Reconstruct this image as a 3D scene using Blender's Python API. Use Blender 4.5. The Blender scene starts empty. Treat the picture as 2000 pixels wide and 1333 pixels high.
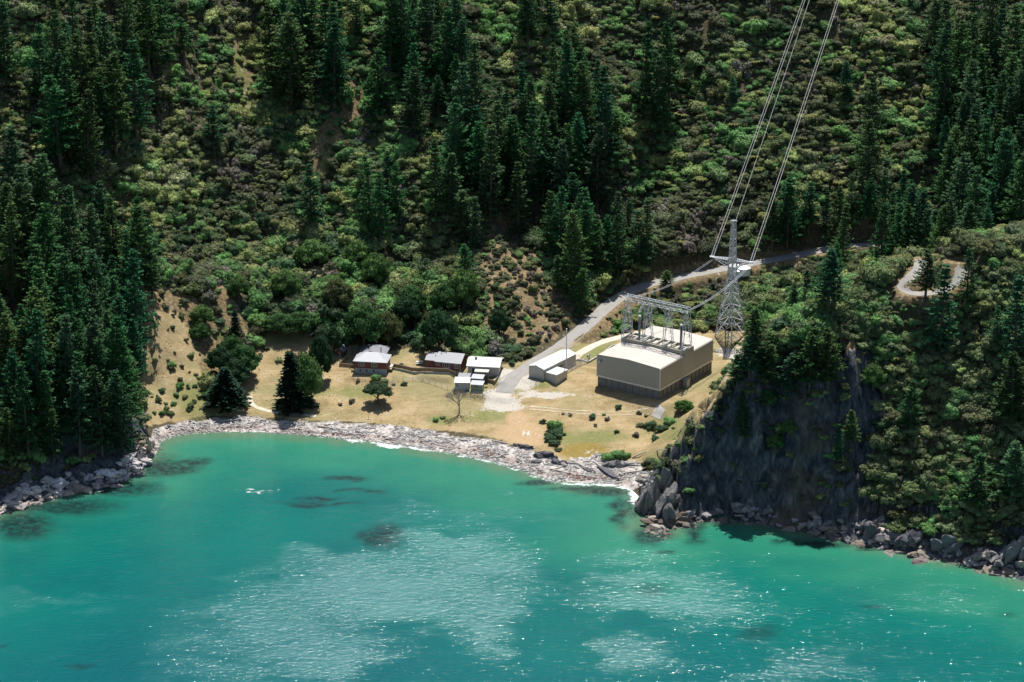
import bpy, math, random
import numpy as np
from mathutils import Vector, Matrix
R = math.radians
sc = bpy.context.scene
col = sc.collection
# ---------------------------------------------------------------- camera, world, sun, exposure
HC, PITCH, FP = 276.0, R(20.0), 5000.0          # camera height, downward tilt, focal length in photo pixels
cam_d = bpy.data.cameras.new('camera'); cam = bpy.data.objects.new('camera', cam_d); col.objects.link(cam)
cam.location = (0, 0, HC); cam.rotation_euler = (R(90) - PITCH, 0, 0)
cam_d.sensor_width = 36; cam_d.lens = 36 * FP / 2000; cam_d.clip_end = 12000; cam_d.clip_start = 1
sc.camera = cam
SUN_EL, SUN_AZ = R(66), R(9)                    # sun behind the hill, a little to the right of the view
w = bpy.data.worlds.new('World'); sc.world = w; w.use_nodes = True
sky = w.node_tree.nodes.new('ShaderNodeTexSky'); sky.sky_type = 'NISHITA'; sky.sun_disc = False
sky.sun_elevation = SUN_EL; sky.sun_rotation = SUN_AZ; sky.altitude = 50
bg = w.node_tree.nodes['Background']; bg.inputs[1].default_value = 0.08
w.node_tree.links.new(sky.outputs[0], bg.inputs[0])
sl = bpy.data.lights.new('sun', 'SUN'); sl.energy = 5.0; sl.angle = R(0.5); sl.color = (1, .968, .92)
so = bpy.data.objects.new('sun', sl); col.objects.link(so)
sdir = Vector((math.sin(SUN_AZ) * math.cos(SUN_EL), math.cos(SUN_AZ) * math.cos(SUN_EL), math.sin(SUN_EL)))
so.rotation_euler = sdir.to_track_quat('Z', 'Y').to_euler()
sc.view_settings.view_transform = 'Standard'; sc.view_settings.look = 'None'
sc.view_settings.exposure = 0.56; sc.view_settings.gamma = 1
sc.cycles.max_bounces = 5; sc.cycles.diffuse_bounces = 1; sc.cycles.glossy_bounces = 2
sc.cycles.transmission_bounces = 3; sc.cycles.transparent_max_bounces = 6; sc.cycles.use_denoising = True
rng = np.random.default_rng(7); random.seed(7)

# ---------------------------------------------------------------- helpers: rays, noise, polygons
CP, SP = math.cos(PITCH), math.sin(PITCH)
def ray(px, py):
    a = (np.asarray(px, float) - 1000) / FP; b = (np.asarray(py, float) - 666.5) / FP
    return a, CP - b * SP, -SP - b * CP
def P(px, py, z=0.0):
    a, b, c = ray(px, py); t = (z - HC) / c
    return a * t, b * t, HC + c * t
def pix(x, y, z):
    dz = z - HC; f = y * CP - dz * SP; u = y * SP + dz * CP
    return 1000 + FP * x / f, 666.5 - FP * u / f
def _h(i, j, s):
    n = (i * 374761393 + j * 668265263 + s * 974634777) & 0xffffffff
    n = ((n ^ (n >> 13)) * 1274126177) & 0xffffffff
    return ((n ^ (n >> 16)) & 0xffff) / 65535.0
def vn(x, y, s=0):
    x = np.asarray(x, float); y = np.asarray(y, float)
    i = np.floor(x).astype(np.int64); j = np.floor(y).astype(np.int64); u = x - i; v = y - j
    u = u * u * (3 - 2 * u); v = v * v * (3 - 2 * v)
    return (_h(i, j, s) * (1 - u) + _h(i + 1, j, s) * u) * (1 - v) + (_h(i, j + 1, s) * (1 - u) + _h(i + 1, j + 1, s) * u) * v
def fbm(x, y, o=4, s=0):
    t = 0; a = .5; n = 0
    for k in range(o):
        t = t + a * vn(x * 2 ** k, y * 2 ** k, s + k * 17); n += a; a *= .5
    return t / n * 2 - 1
def inpoly(px, py, poly):
    px = np.asarray(px, float); py = np.asarray(py, float); r = np.zeros(px.shape, bool); n = len(poly)
    for i in range(n):
        x1, y1 = poly[i]; x2, y2 = poly[(i + 1) % n]
        if y1 == y2: continue
        r ^= ((y1 > py) != (y2 > py)) & (px < (x2 - x1) * (py - y1) / (y2 - y1) + x1)
    return r
def sstep(a, b, x):
    t = np.clip((x - a) / (b - a), 0, 1); return t * t * (3 - 2 * t)
def polydist(px, py, pts):
    d = np.full(np.shape(px), 1e9); tt = np.zeros(np.shape(px))
    acc = 0
    for (x1, y1), (x2, y2) in zip(pts[:-1], pts[1:]):
        L2 = (x2 - x1) ** 2 + (y2 - y1) ** 2; L = math.sqrt(L2)
        t = np.clip(((px - x1) * (x2 - x1) + (py - y1) * (y2 - y1)) / L2, 0, 1)
        q = np.hypot(px - x1 - t * (x2 - x1), py - y1 - t * (y2 - y1))
        m = q < d; d = np.where(m, q, d); tt = np.where(m, acc + t * L, tt); acc += L
    return d, tt

# ---------------------------------------------------------------- the lie of the land
SHORE = [(-700,1230),(-400,1120),(-200,1050),(0,1003),(60,978),(150,955),(215,945),(262,925),(290,898),(300,868),(340,853),(420,843),(520,844),(620,850),
 (700,858),(760,866),(850,880),(920,892),(1000,912),(1060,933),(1110,943),(1180,948),(1235,957),(1262,972),
 (1262,1000),(1258,1028),(1290,1038),(1335,1020),(1372,1008),(1440,1016),(1500,1022),(1560,1034),(1620,1044),
 (1700,1062),(1760,1074),(1830,1088),(1900,1103),(1960,1116),(2010,1134),(2200,1190),(2500,1300),(2900,1450)]
ctl = [(px, py, 0.0) for px, py in SHORE]
ctl += [(300,835,1.8),(360,822,1.8),(420,815,1.8),(520,819,1.8),(640,825,1.8),(760,833,1.8),(850,843,1.8),(950,856,1.8),(1040,885,1.7),
 (1100,906,1.6),(1200,912,1.5),(1262,910,1.6),
 (700,760,5.2),(740,790,3.6),(725,731,7.4),(870,722,8),(950,730,7.6),(1000,745,7),(1000,795,4.6),(1045,740,7.6),(1090,730,8),(900,800,4),
 (1165,752,8),(1288,782,8),(1407,726,8),(1290,694,8),(1230,768,7.6),(1350,752,8),(1150,700,8.4),(1230,670,8.6),(1100,820,4.6),(1200,850,3.4),(1140,880,2.0),(1240,800,5.8),(1300,850,3.6),(1320,810,5.5),
 (560,795,3.2),(560,745,5.6),(560,700,8),(620,660,11),(520,630,14),(640,700,8.4),(690,690,9),(800,690,9),(470,780,3.8),(450,720,8),(400,790,4),
 (350,790,4.8),(340,720,11),(330,650,18),(300,610,25),(290,760,6.5),(410,680,11.5),(420,600,20),(440,560,24),
 (600,600,17),(700,620,15),(800,640,12.5),(860,660,11.5),(950,680,9.8),(1000,640,13),(1000,560,21),(960,480,28),(1060,560,19),
 (1060,698,8.6),(1120,657,10.5),(1200,585,14),(1250,560,15.5),(1340,538,17.5),(1440,522,19),(1560,500,21.5),(1640,488,23),
 (1190,540,18.5),(1300,500,22.5),(1420,480,24),
 (1160,672,9),(1230,655,9.5),(1330,620,10.5),(1330,580,13.5),(1425,655,9.5),(1425,600,12.5),(1430,560,15),(1500,600,13),(1480,640,10.5),(1470,690,9),
 (1560,560,17),(1620,560,19)]
def hz(py, off): # a plain 35 degree hillside whose foot lies at distance off
    a, b, c = ray(1000, py); tn = -c / b
    d = (HC - 8 + .7 * off) / (tn + .7); return 8 + .7 * (d - off)
for px in (640, 800, 950, 1100, 1250, 1400, 1550):
    for py in (-60, 80, 220, 360):
        off = 760 + {640: -2, 800: -10, 950: -4, 1100: 4, 1250: 12, 1400: 2, 1550: 4}[px]
        ctl.append((px, py, hz(py, off)))
for px, off in ((450, 752), (540, 760)):
    for py in (-60, 80, 220, 360, 470): ctl.append((px, py, hz(py, off)))
for px in (650, 780, 880): ctl.append((px, 500, hz(500, 757)))
for px, off in ((-400, 615), (-260, 622), (-60, 640), (80, 655), (180, 674), (260, 696)):
    for py in (-60, 80, 220, 380, 520, 660): ctl.append((px, py, hz(py, off)))
for px, off in ((340, 722), (400, 742)):
    for py in (-60, 80, 220, 380, 500): ctl.append((px, py, hz(py, off)))
CLX, CLY = zip(*[q for q in SHORE if q[0] < 300 or q[0] > 1330 or q == (1290,1038)])
def hs(px, py, sl):                             # a slope of gradient sl rising straight from the shoreline
    sy = np.interp(px, CLX, CLY); d0 = P(px, sy, 0)[1]
    a, b, c = ray(px, py); tn = -c / b; d = (HC + sl * d0) / (tn + sl); return sl * (d - d0)
for px, sl, pys in ((40,1.0,(900,820,740)),(140,1.0,(880,800,730)),(225,1.0,(860,790)),(-150,.9,(900,780)),
                    (1345,2.3,(950,)),(1420,2.7,(960,900,840,780)),(1500,2.6,(970,900,830,760,705)),(1600,2.2,(980,900,820,740,650)),(1700,1.3,(1000,920,820,720,620)),
                    (1800,1.08,(1020,940,840,740,640)),(1900,1.02,(1040,950,850,750,640,540)),(2000,1.0,(1070,960,850,740,600,470)),(2200,.98,(1100,900,700,500)),(2500,1.0,(1200,900,600))):
    for py in pys: ctl.append((px, py, hs(px, py, sl)))
# headland: the point and its crest
for px, py, sl in ((1275,1012,1.2),(1330,880,1.8),(1375,810,2.2),(1425,748,2.4),(1560,655,2.0),(1650,595,1.4),(1720,560,1.18),(1765,562,1.12),(1830,578,1.06),(1880,525,1.03),(1795,515,1.06),(1940,480,1.0)):
    ctl.append((px, py, hs(px, py, sl)))
ctl += [(1300,905,4.5)]
pts = []
for px, py, z in ctl:
    x, y, zz = P(px, py, z); pts.append((x, y, z))
for px, py in SHORE:                            # sea bed
    x, y, _ = P(px, py, 0)
    for k, zz in ((12, -2.2), (45, -6)): pts.append((x * .985 - (6 if px < 290 else 0) * -1, y - k, zz))
for x in (-420, -200, 0, 200, 420):
    pts += [(x, 960, 150), (x, 1120, 215), (x, 1350, 260), (x, 1700, 280)]
    pts += [(x, 430, -9), (x, 250, -12)]
# the hollow behind the headland ridge
for px, yy, z in ((1560, 700, 20), (1700, 715, 27), (1850, 715, 36), (2000, 715, 42)): pts.append(((px - 1000) / FP * 745, yy, z))
pts += [(-1500, 1200, 200), (1500, 1200, 200), (-1200, 700, 90), (1200, 700, 90), (-1200, 1700, 260), (1200, 1700, 260)]
pts = np.array(pts); _k = np.unique(np.round(pts[:, :2], 1), axis=0, return_index=True)[1]; pts = pts[_k]
C2 = 3.0 ** 2; S = 100.0
def _phi(x, y): return -np.sqrt((x[:, None] - pts[None, :, 0]) ** 2 + (y[:, None] - pts[None, :, 1]) ** 2 + C2) / S
n = len(pts)
A = np.zeros((n + 3, n + 3)); A[:n, :n] = _phi(pts[:, 0], pts[:, 1]) + np.eye(n) * .03
A[:n, n] = 1; A[:n, n + 1] = pts[:, 0] / S; A[:n, n + 2] = pts[:, 1] / S; A[n:, :n] = A[:n, n:].T
W = np.linalg.solve(A, np.concatenate([pts[:, 2], [0, 0, 0]]))
def base(x, y):
    sh = np.shape(x); x = np.ravel(x); y = np.ravel(y); o = np.empty(len(x))
    for k in range(0, len(x), 20000):
        a, b = x[k:k + 20000], y[k:k + 20000]
        o[k:k + 20000] = _phi(a, b) @ W[:n] + W[n] + W[n + 1] * a / S + W[n + 2] * b / S
    return o.reshape(sh)
def spaced(a, b, st, far_a, far_b):
    m = list(np.arange(a, b, st)); s = st; v = a
    lo = []
    while v > far_a: s *= 1.25; v -= s; lo.append(v)
    hi = []; s = st; v = m[-1]
    while v < far_b: s *= 1.25; v += s; hi.append(v)
    return np.array(lo[::-1] + m + hi)
GX = spaced(-200, 200, .62, -3000, 3000); GY = spaced(596, 880, .62, -60, 5000)
XX, YY = np.meshgrid(GX, GY)
# base on a coarse grid, then linear up-sampling in the fine window would blur: evaluate directly
ZZ = base(XX, YY)
outer = (np.abs(XX) > 600) | (YY > 1700)
ZZ = np.where(YY > 1900, np.minimum(ZZ, 280), ZZ); ZZ = np.clip(ZZ, -14, 320)
def lookup(G, x, y):
    x = np.asarray(x, float); y = np.asarray(y, float)
    i = np.clip(np.searchsorted(GX, x) - 1, 0, len(GX) - 2); j = np.clip(np.searchsorted(GY, y) - 1, 0, len(GY) - 2)
    u = (x - GX[i]) / (GX[i + 1] - GX[i]); v = (y - GY[j]) / (GY[j + 1] - GY[j])
    return (G[j, i] * (1 - u) + G[j, i + 1] * u) * (1 - v) + (G[j + 1, i] * (1 - u) + G[j + 1, i + 1] * u) * v
def hit(px, py, h=0.0, y0=0.0):
    """where the sight line of a photo pixel meets the ground raised by h"""
    a, b, c = ray(px, py); t = np.full(np.shape(a), 520.0) if np.ndim(a) else max(520.0, y0 / float(b))
    a = np.asarray(a); t = np.asarray(t, float); done = np.zeros(t.shape, bool); st = 1.0
    b = np.asarray(b); c = np.asarray(c)
    for k in range(900):
        z = HC + c * t; g = np.maximum(lookup(ZZ, a * t, b * t), 0) + h
        done |= z <= g
        if done.all(): break
        t = np.where(done, t, t + st)
    lo = t - st; hi = t
    for k in range(12):
        m = (lo + hi) / 2; z = HC + c * m; g = np.maximum(lookup(ZZ, a * m, b * m), 0) + h
        up = z <= g; hi = np.where(up, m, hi); lo = np.where(up, lo, m)
    x, y = a * hi, b * hi
    return x, y, lookup(ZZ, x, y)
# roads: centre lines in world space, then the land is cut and filled to meet them
ROADS = {'main': ([(985,768),(992,750),(1012,730),(1050,706),(1090,684),(1128,653),(1165,618),(1200,587),(1245,562),(1300,545),(1360,534),
                   (1400,528),(1440,522),(1500,511),(1560,500),(1620,490),(1690,478),(1750,472)], 2.5),
         'hairpin': ([(1800,508),(1797,520),(1780,540),(1765,556),(1762,567),(1775,577),(1800,581),(1835,577),(1862,562),(1876,540),(1880,516)], 1.75),
         'upper': ([(1118,700),(1140,686),(1170,670),(1200,661),(1226,656),(1250,650)], 1.5),
         'track': ([(488,774),(487,786),(500,797),(530,806),(570,811),(620,813)], 1.3)}
def smooth_line(p, it=3):
    p = np.array(p, float)
    for _ in range(it):
        q = [p[0]]
        for a, b in zip(p[:-1], p[1:]): q += [a * .75 + b * .25, a * .25 + b * .75]
        q.append(p[-1]); p = np.array(q)
    return p
ROADW = {}
for k, (pp, hw) in ROADS.items():
    q = smooth_line(pp, 2); x, y, z = hit(q[:, 0], q[:, 1])
    for _ in range(60): z[1:-1] = (z[:-2] + 2 * z[1:-1] + z[2:]) / 4
    ROADW[k] = (x, y, z, hw)
# small relief
slope = np.hypot(*np.gradient(ZZ, GY, GX))
PX, PY = pix(XX, YY, ZZ)
flat = (1 - sstep(.22, .5, slope)) * (ZZ > .8)
COAST = np.where(PX > 1100, (YY < 668) * (PX > 1235) * np.where((PX > 1690) & (ZZ > 9), .25, 1), (YY < 672) * (ZZ < 14) * (PX < 300)) * 1.0
steep = sstep(.95, 1.5, slope) * COAST
rel = fbm(XX / 22, YY / 30, 4, 3) * 2.2 * (1 - flat) + fbm(XX / 5, YY / 5, 3, 9) * .5 * (1 - flat) + fbm(XX / 9, YY / 9, 3, 5) * .22 * flat
rib = 1 - np.abs(fbm(XX / 7 + fbm(XX / 20, YY / 20, 2, 8) * 2, YY / 16, 4, 21)); rib2 = 1 - np.abs(fbm(XX / 2.3, YY / 3.2, 3, 31))
head = sstep(1235, 1275, PX) * (ZZ > -1)
gul = np.abs(fbm(XX / 34 + fbm(XX / 60, YY / 60, 2, 14) * 1.2, YY / 150, 3, 77))
rel = rel + (.30 - gul) * 17 * sstep(752, 790, YY) * (YY < 1100) + (.25 - gul) * 5 * (PX > 1600) * sstep(25, 32, ZZ) * (YY < 690) * (PX < 1740)
but = 1 - np.abs(fbm(XX / 15 + 3.3, YY / 60, 2, 131)) * 1.9
rel = rel + steep * (but - .55) * 9 * sstep(1290, 1370, PX)
rel = rel + steep * ((rib - .80) * 13 + (rib2 - .72) * 3.6)
rel = rel + steep * (fbm(XX / 3.1, YY / 9, 3, 71) * 1.6)
near0 = sstep(.0, 3.0, np.abs(ZZ)); rel *= np.where(ZZ < 3, near0 * .9 + .1, 1)
ZZ = ZZ + np.where(outer, 0, rel)
for k, (x, y, z, hw) in ROADW.items():
    box = (XX > x.min() - 8) & (XX < x.max() + 8) & (YY > y.min() - 8) & (YY < y.max() + 8)
    qx, qy = XX[box], YY[box]; line = list(zip(x, y))
    d, t = polydist(qx, qy, line); L = np.concatenate([[0], np.cumsum(np.hypot(np.diff(x), np.diff(y)))])
    zr = np.interp(t, L, z); f = 1 - sstep(hw + .6, hw + 4.0, d)
    ZZ[box] = ZZ[box] * (1 - f) + zr * f
# level pads
def pad(poly_px, z, soft=4):
    pw = [P(a, b, z)[:2] for a, b in poly_px]; cx = sum(p[0] for p in pw) / len(pw); cy = sum(p[1] for p in pw) / len(pw)
    box = (XX > cx - 60) & (XX < cx + 60) & (YY > cy - 60) & (YY < cy + 60)
    d, _ = polydist(XX[box], YY[box], pw + [pw[0]]); ins = inpoly(XX[box], YY[box], pw)
    f = np.where(ins, 1, 1 - sstep(0, soft, d)); ZZ[box] = ZZ[box] * (1 - f) + z * f
pad([(1158,752),(1290,789),(1418,728),(1292,690)], 8.0, 5)
pad([(686,732),(758,738),(772,720),(700,712)], 7.4, 3)
pad([(826,730),(905,738),(918,722),(838,715)], 8.0, 3)
pad([(908,736),(980,742),(990,726),(920,720)], 7.9, 3)
pad([(884,762),(944,768),(952,746),(896,740)], 6.6, 3)
pad([(1028,738),(1064,747),(1130,705),(1098,698)], 7.8, 3)
PX, PY = pix(XX, YY, ZZ)
def gz(x, y): return float(lookup(ZZ, x, y))
# ---------------------------------------------------------------- bookkeeping
def tag(o, label=None, cat=None, group=None, kind=None):
    if label: o['label'] = label
    if cat: o['category'] = cat
    if group: o['group'] = group
    if kind: o['kind'] = kind
    return o
def empty(name, loc, rz=0, label=None, cat=None, group=None):
    o = bpy.data.objects.new(name, None); col.objects.link(o); o.location = loc; o.rotation_euler = (0, 0, rz); o.empty_display_size = .3
    return tag(o, label, cat, group)
def mesh_np(name, V, F4=None, mat=None, parent=None, smooth=False, F3=None, attrs=None):
    me = bpy.data.meshes.new(name); V = np.asarray(V, np.float32)
    fl = []; 
    n4 = 0 if F4 is None else len(F4); n3 = 0 if F3 is None else len(F3)
    me.vertices.add(len(V)); me.vertices.foreach_set('co', V.ravel())
    loops = np.concatenate([np.asarray(F4, np.int32).ravel() if n4 else np.zeros(0, np.int32), np.asarray(F3, np.int32).ravel() if n3 else np.zeros(0, np.int32)])
    me.loops.add(len(loops)); me.loops.foreach_set('vertex_index', loops)
    me.polygons.add(n4 + n3)
    st = np.concatenate([np.arange(n4) * 4, n4 * 4 + np.arange(n3) * 3]).astype(np.int32)
    me.polygons.foreach_set('loop_start', st)
    if smooth: me.polygons.foreach_set('use_smooth', np.ones(n4 + n3, bool))
    for k, v in (attrs or {}).items():
        v = np.asarray(v, np.float32)
        if v.ndim == 2:
            at = me.color_attributes.new(k, 'FLOAT_COLOR', 'POINT'); at.data.foreach_set('color', np.concatenate([v, np.ones((len(v), 4 - v.shape[1]), np.float32)], 1).ravel())
        else:
            at = me.attributes.new(k, 'FLOAT', 'POINT'); at.data.foreach_set('value', v)
    me.update(calc_edges=True); me.validate()
    if mat: me.materials.append(mat)
    o = bpy.data.objects.new(name, me); col.objects.link(o); o.parent = parent
    return o
class MB:
    """collects boxes, bars, prisms in metres; build() links them as one mesh"""
    def __init__(s): s.v = []; s.f = []
    def poly(s, vs, fs):
        n = len(s.v); s.v += [tuple(v) for v in vs]; s.f += [tuple(i + n for i in f) for f in fs]; return s
    def box(s, x0, x1, y0, y1, z0, z1):
        return s.poly([(x0,y0,z0),(x1,y0,z0),(x1,y1,z0),(x0,y1,z0),(x0,y0,z1),(x1,y0,z1),(x1,y1,z1),(x0,y1,z1)],
                      [(0,3,2,1),(4,5,6,7),(0,1,5,4),(1,2,6,5),(2,3,7,6),(3,0,4,7)])
    def bar(s, a, b, r, r2=None, n=4):
        a = Vector(a); b = Vector(b); d = b - a
        if d.length < 1e-6: return s
        r2 = r if r2 is None else r2
        u = d.orthogonal().normalized(); v = d.normalized().cross(u); vs = []
        for c, rr in ((a, r), (b, r2)):
            for k in range(n):
                t = 2 * math.pi * (k + .5) / n; vs.append(c + u * (rr * math.cos(t)) + v * (rr * math.sin(t)))
        fs = [(k, (k + 1) % n, n + (k + 1) % n, n + k) for k in range(n)] + [tuple(range(n))[::-1], tuple(range(n, 2 * n))]
        return s.poly(vs, fs)
    def tube(s, P_, rads, n=6):
        vs = []; L = len(P_); P_ = [Vector(p) for p in P_]
        for i, p in enumerate(P_):
            d = (P_[min(i + 1, L - 1)] - P_[max(i - 1, 0)]).normalized(); u = d.cross(Vector((.3, 1, .2))).normalized(); v = d.cross(u)
            for k in range(n):
                t = 2 * math.pi * k / n; vs.append(p + (u * math.cos(t) + v * math.sin(t)) * rads[i])
        fs = [(i * n + k, i * n + (k + 1) % n, (i + 1) * n + (k + 1) % n, (i + 1) * n + k) for i in range(L - 1) for k in range(n)]
        return s.poly(vs, fs + [tuple(range(n))[::-1], tuple(range((L - 1) * n, L * n))])
    def build(s, name, mat=None, parent=None, bevel=0, smooth=False):
        me = bpy.data.meshes.new(name); me.from_pydata(s.v, [], s.f); me.update()
        if mat: me.materials.append(mat)
        if smooth:
            for p in me.polygons: p.use_smooth = True
        o = bpy.data.objects.new(name, me); col.objects.link(o); o.parent = parent
        if bevel:
            b = o.modifiers.new('bevel', 'BEVEL'); b.width = bevel; b.segments = 2
        return o
# ---------------------------------------------------------------- materials
def nodes(name):
    m = bpy.data.materials.new(name); m.use_nodes = True; nt = m.node_tree; return m, nt, nt.nodes['Principled BSDF']
def N(nt, t, **kw):
    nd = nt.nodes.new(t)
    for k, v in kw.items():
        if k[0] == 'i' and k[1:].isdigit(): nd.inputs[int(k[1:])].default_value = v
        else: setattr(nd, k, v)
    return nd
def noise(nt, scale, detail=5, rough=.6, vec=None, dist=0):
    nd = N(nt, 'ShaderNodeTexNoise'); nd.inputs['Scale'].default_value = scale; nd.inputs['Detail'].default_value = detail
    nd.inputs['Roughness'].default_value = rough; nd.inputs['Distortion'].default_value = dist
    if vec is not None: nt.links.new(vec, nd.inputs['Vector'])
    return nd.outputs[0]
def ramp(nt, fac, stops):
    nd = N(nt, 'ShaderNodeValToRGB'); cr = nd.color_ramp
    while len(cr.elements) < len(stops): cr.elements.new(.5)
    for e, (p, c) in zip(cr.elements, stops): e.position = p; e.color = (*c, 1) if len(c) == 3 else c
    nt.links.new(fac, nd.inputs[0]); return nd.outputs[0]
def mapr(nt, v, a, b, c=0., d=1.):
    nd = N(nt, 'ShaderNodeMapRange'); nt.links.new(v, nd.inputs[0])
    for i, q in zip((1, 2, 3, 4), (a, b, c, d)): nd.inputs[i].default_value = q
    return nd.outputs[0]
def mix(nt, fac, a, b, bt='MIX'):
    nd = N(nt, 'ShaderNodeMix', data_type='RGBA', blend_type=bt)
    for s, v in ((0, fac), (6, a), (7, b)):
        if isinstance(v, (int, float)): nd.inputs[s].default_value = v
        elif isinstance(v, (tuple, list)): nd.inputs[s].default_value = (*v, 1)
        else: nt.links.new(v, nd.inputs[s])
    return nd.outputs[2]
def mth(nt, op, a, b=0.):
    nd = N(nt, 'ShaderNodeMath', operation=op)
    for s, v in ((0, a), (1, b)):
        if isinstance(v, (int, float)): nd.inputs[s].default_value = v
        else: nt.links.new(v, nd.inputs[s])
    return nd.outputs[0]
def bump(nt, bsdf, h, strength=.5, dist=.1, nrm=None):
    nd = N(nt, 'ShaderNodeBump'); nd.inputs['Strength'].default_value = strength; nd.inputs['Distance'].default_value = dist
    nt.links.new(h, nd.inputs['Height'])
    if nrm is not None: nt.links.new(nrm, nd.inputs['Normal'])
    if bsdf: nt.links.new(nd.outputs[0], bsdf.inputs['Normal'])
    return nd.outputs[0]
def geo(nt): return N(nt, 'ShaderNodeNewGeometry').outputs['Position']
def simple(name, c, rough=.6, var=.12, scale=2., metal=0., streak=None):
    m, nt, b = nodes(name); tc = N(nt, 'ShaderNodeTexCoord').outputs['Object']
    n1 = noise(nt, scale, 5, .65, tc)
    lo = tuple(x * (1 - var) for x in c); hi = tuple(min(1, x * (1 + var)) for x in c)
    cc = ramp(nt, n1, [(.3, lo), (.7, hi)])
    if streak:
        mp = N(nt, 'ShaderNodeMapping'); mp.inputs['Scale'].default_value = (3, 3, .25); nt.links.new(tc, mp.inputs[0])
        n2 = noise(nt, 1.2, 5, .7, mp.outputs[0]); cc = mix(nt, mapr(nt, n2, .5, .75, 0, .6), cc, streak)
    nt.links.new(cc, b.inputs['Base Color']); b.inputs['Roughness'].default_value = rough; b.inputs['Metallic'].default_value = metal
    return m
M = {}
# foliage: hue comes from the plant itself (custom property / instance attribute 'tint'), leaf to leaf noise on top
def foliage(name, trans=.15, var=.35, sc_=.8):
    m, nt, b = nodes(name); out = nt.nodes['Material Output']
    at = N(nt, 'ShaderNodeAttribute', attribute_type='INSTANCER', attribute_name='tint')
    tc = N(nt, 'ShaderNodeTexCoord').outputs['Object']
    n1 = noise(nt, sc_, 3, .6, tc)
    v = mapr(nt, n1, .3, .7, 1 - var, 1 + var)
    c = mix(nt, 1, at.outputs['Color'], (1, 1, 1), 'MULTIPLY')
    hs = N(nt, 'ShaderNodeHueSaturation'); nt.links.new(c, hs.inputs['Color']); nt.links.new(v, hs.inputs['Value'])
    nt.links.new(hs.outputs[0], b.inputs['Base Color']); b.inputs['Roughness'].default_value = .75; b.inputs['Specular IOR Level'].default_value = .06
    tr = N(nt, 'ShaderNodeBsdfTranslucent'); nt.links.new(hs.outputs[0], tr.inputs[0])
    mx = N(nt, 'ShaderNodeMixShader'); mx.inputs[0].default_value = trans
    nt.links.new(b.outputs[0], mx.inputs[1]); nt.links.new(tr.outputs[0], mx.inputs[2]); nt.links.new(mx.outputs[0], out.inputs[0])
    return m
M['leaf'] = foliage('leaf', .30); M['needle'] = foliage('needle', .25, .22, .5)
M['bark'] = simple('bark', (.10, .075, .055), .9, .3, 3); M['grey_bark'] = simple('grey_bark', (.30, .26, .24), .9, .25, 3)

# terrain ------------------------------------------------------
jx = fbm(XX / 6, YY / 6, 4, 41) * 14; jy = fbm(XX / 6, YY / 6, 4, 57) * 8
QX, QY = PX + jx, PY + jy
FLAT = [(280,838),(420,812),(520,818),(640,823),(760,832),(850,842),(950,853),(1040,882),(1100,907),(1200,913),(1268,908),(1305,893),(1350,855),(1385,800),
 (1400,765),(1440,730),(1475,690),(1470,655),(1400,640),(1330,655),(1250,640),(1225,650),(1150,672),(1110,668),(1060,690),(985,712),(900,692),(820,680),(760,684),(700,672),(650,672),(600,645),(530,640),
 (505,680),(480,725),(440,790),(415,800),(395,720),(385,660),(340,605),(285,600),(272,700)]
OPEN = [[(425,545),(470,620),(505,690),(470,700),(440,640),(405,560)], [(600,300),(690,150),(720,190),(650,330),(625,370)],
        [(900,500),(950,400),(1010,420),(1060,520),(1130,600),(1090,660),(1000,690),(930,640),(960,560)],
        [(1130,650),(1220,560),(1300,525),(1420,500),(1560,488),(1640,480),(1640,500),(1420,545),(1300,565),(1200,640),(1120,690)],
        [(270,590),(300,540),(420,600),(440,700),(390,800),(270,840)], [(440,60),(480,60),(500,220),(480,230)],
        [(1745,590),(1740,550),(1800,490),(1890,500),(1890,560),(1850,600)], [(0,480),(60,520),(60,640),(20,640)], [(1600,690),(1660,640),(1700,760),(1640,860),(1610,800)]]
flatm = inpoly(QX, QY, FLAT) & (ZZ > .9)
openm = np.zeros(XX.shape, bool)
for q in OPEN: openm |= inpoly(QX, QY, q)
def blob(cx, cy, rx, ry, s=.5): return 1 - sstep(1 - s, 1 + s, np.hypot((QX - cx) / rx, (QY - cy) / ry))
slope = np.hypot(*np.gradient(ZZ, GY, GX))
sd, _ = polydist(XX, YY, [P(a, b, 0)[:2] for a, b in SHORE])
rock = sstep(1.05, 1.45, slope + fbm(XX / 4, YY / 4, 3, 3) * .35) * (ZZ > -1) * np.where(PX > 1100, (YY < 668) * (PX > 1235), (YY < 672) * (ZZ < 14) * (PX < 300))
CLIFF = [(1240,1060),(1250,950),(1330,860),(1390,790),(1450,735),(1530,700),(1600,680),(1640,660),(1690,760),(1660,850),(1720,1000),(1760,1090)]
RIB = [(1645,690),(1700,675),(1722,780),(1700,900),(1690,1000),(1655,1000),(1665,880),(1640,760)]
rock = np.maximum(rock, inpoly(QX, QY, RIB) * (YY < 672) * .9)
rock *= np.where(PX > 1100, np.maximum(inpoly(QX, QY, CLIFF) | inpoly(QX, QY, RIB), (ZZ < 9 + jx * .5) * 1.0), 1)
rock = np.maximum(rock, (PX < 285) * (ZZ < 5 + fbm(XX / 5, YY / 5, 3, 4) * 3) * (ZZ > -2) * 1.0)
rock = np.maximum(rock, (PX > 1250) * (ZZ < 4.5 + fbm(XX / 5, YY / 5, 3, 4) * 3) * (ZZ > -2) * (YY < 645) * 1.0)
beach = ((PX > 285) & (PX < 1262) & (ZZ < 1.75 + fbm(XX / 3, YY / 3, 3, 6) * .45) & (ZZ > -1.5) & (YY > 640)) * 1.0
weed = .5 * beach * np.exp(-((ZZ - .55 - fbm(XX / 7, YY / 3, 3, 66) * .35) / .22) ** 2)
green = np.zeros(XX.shape)
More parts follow.
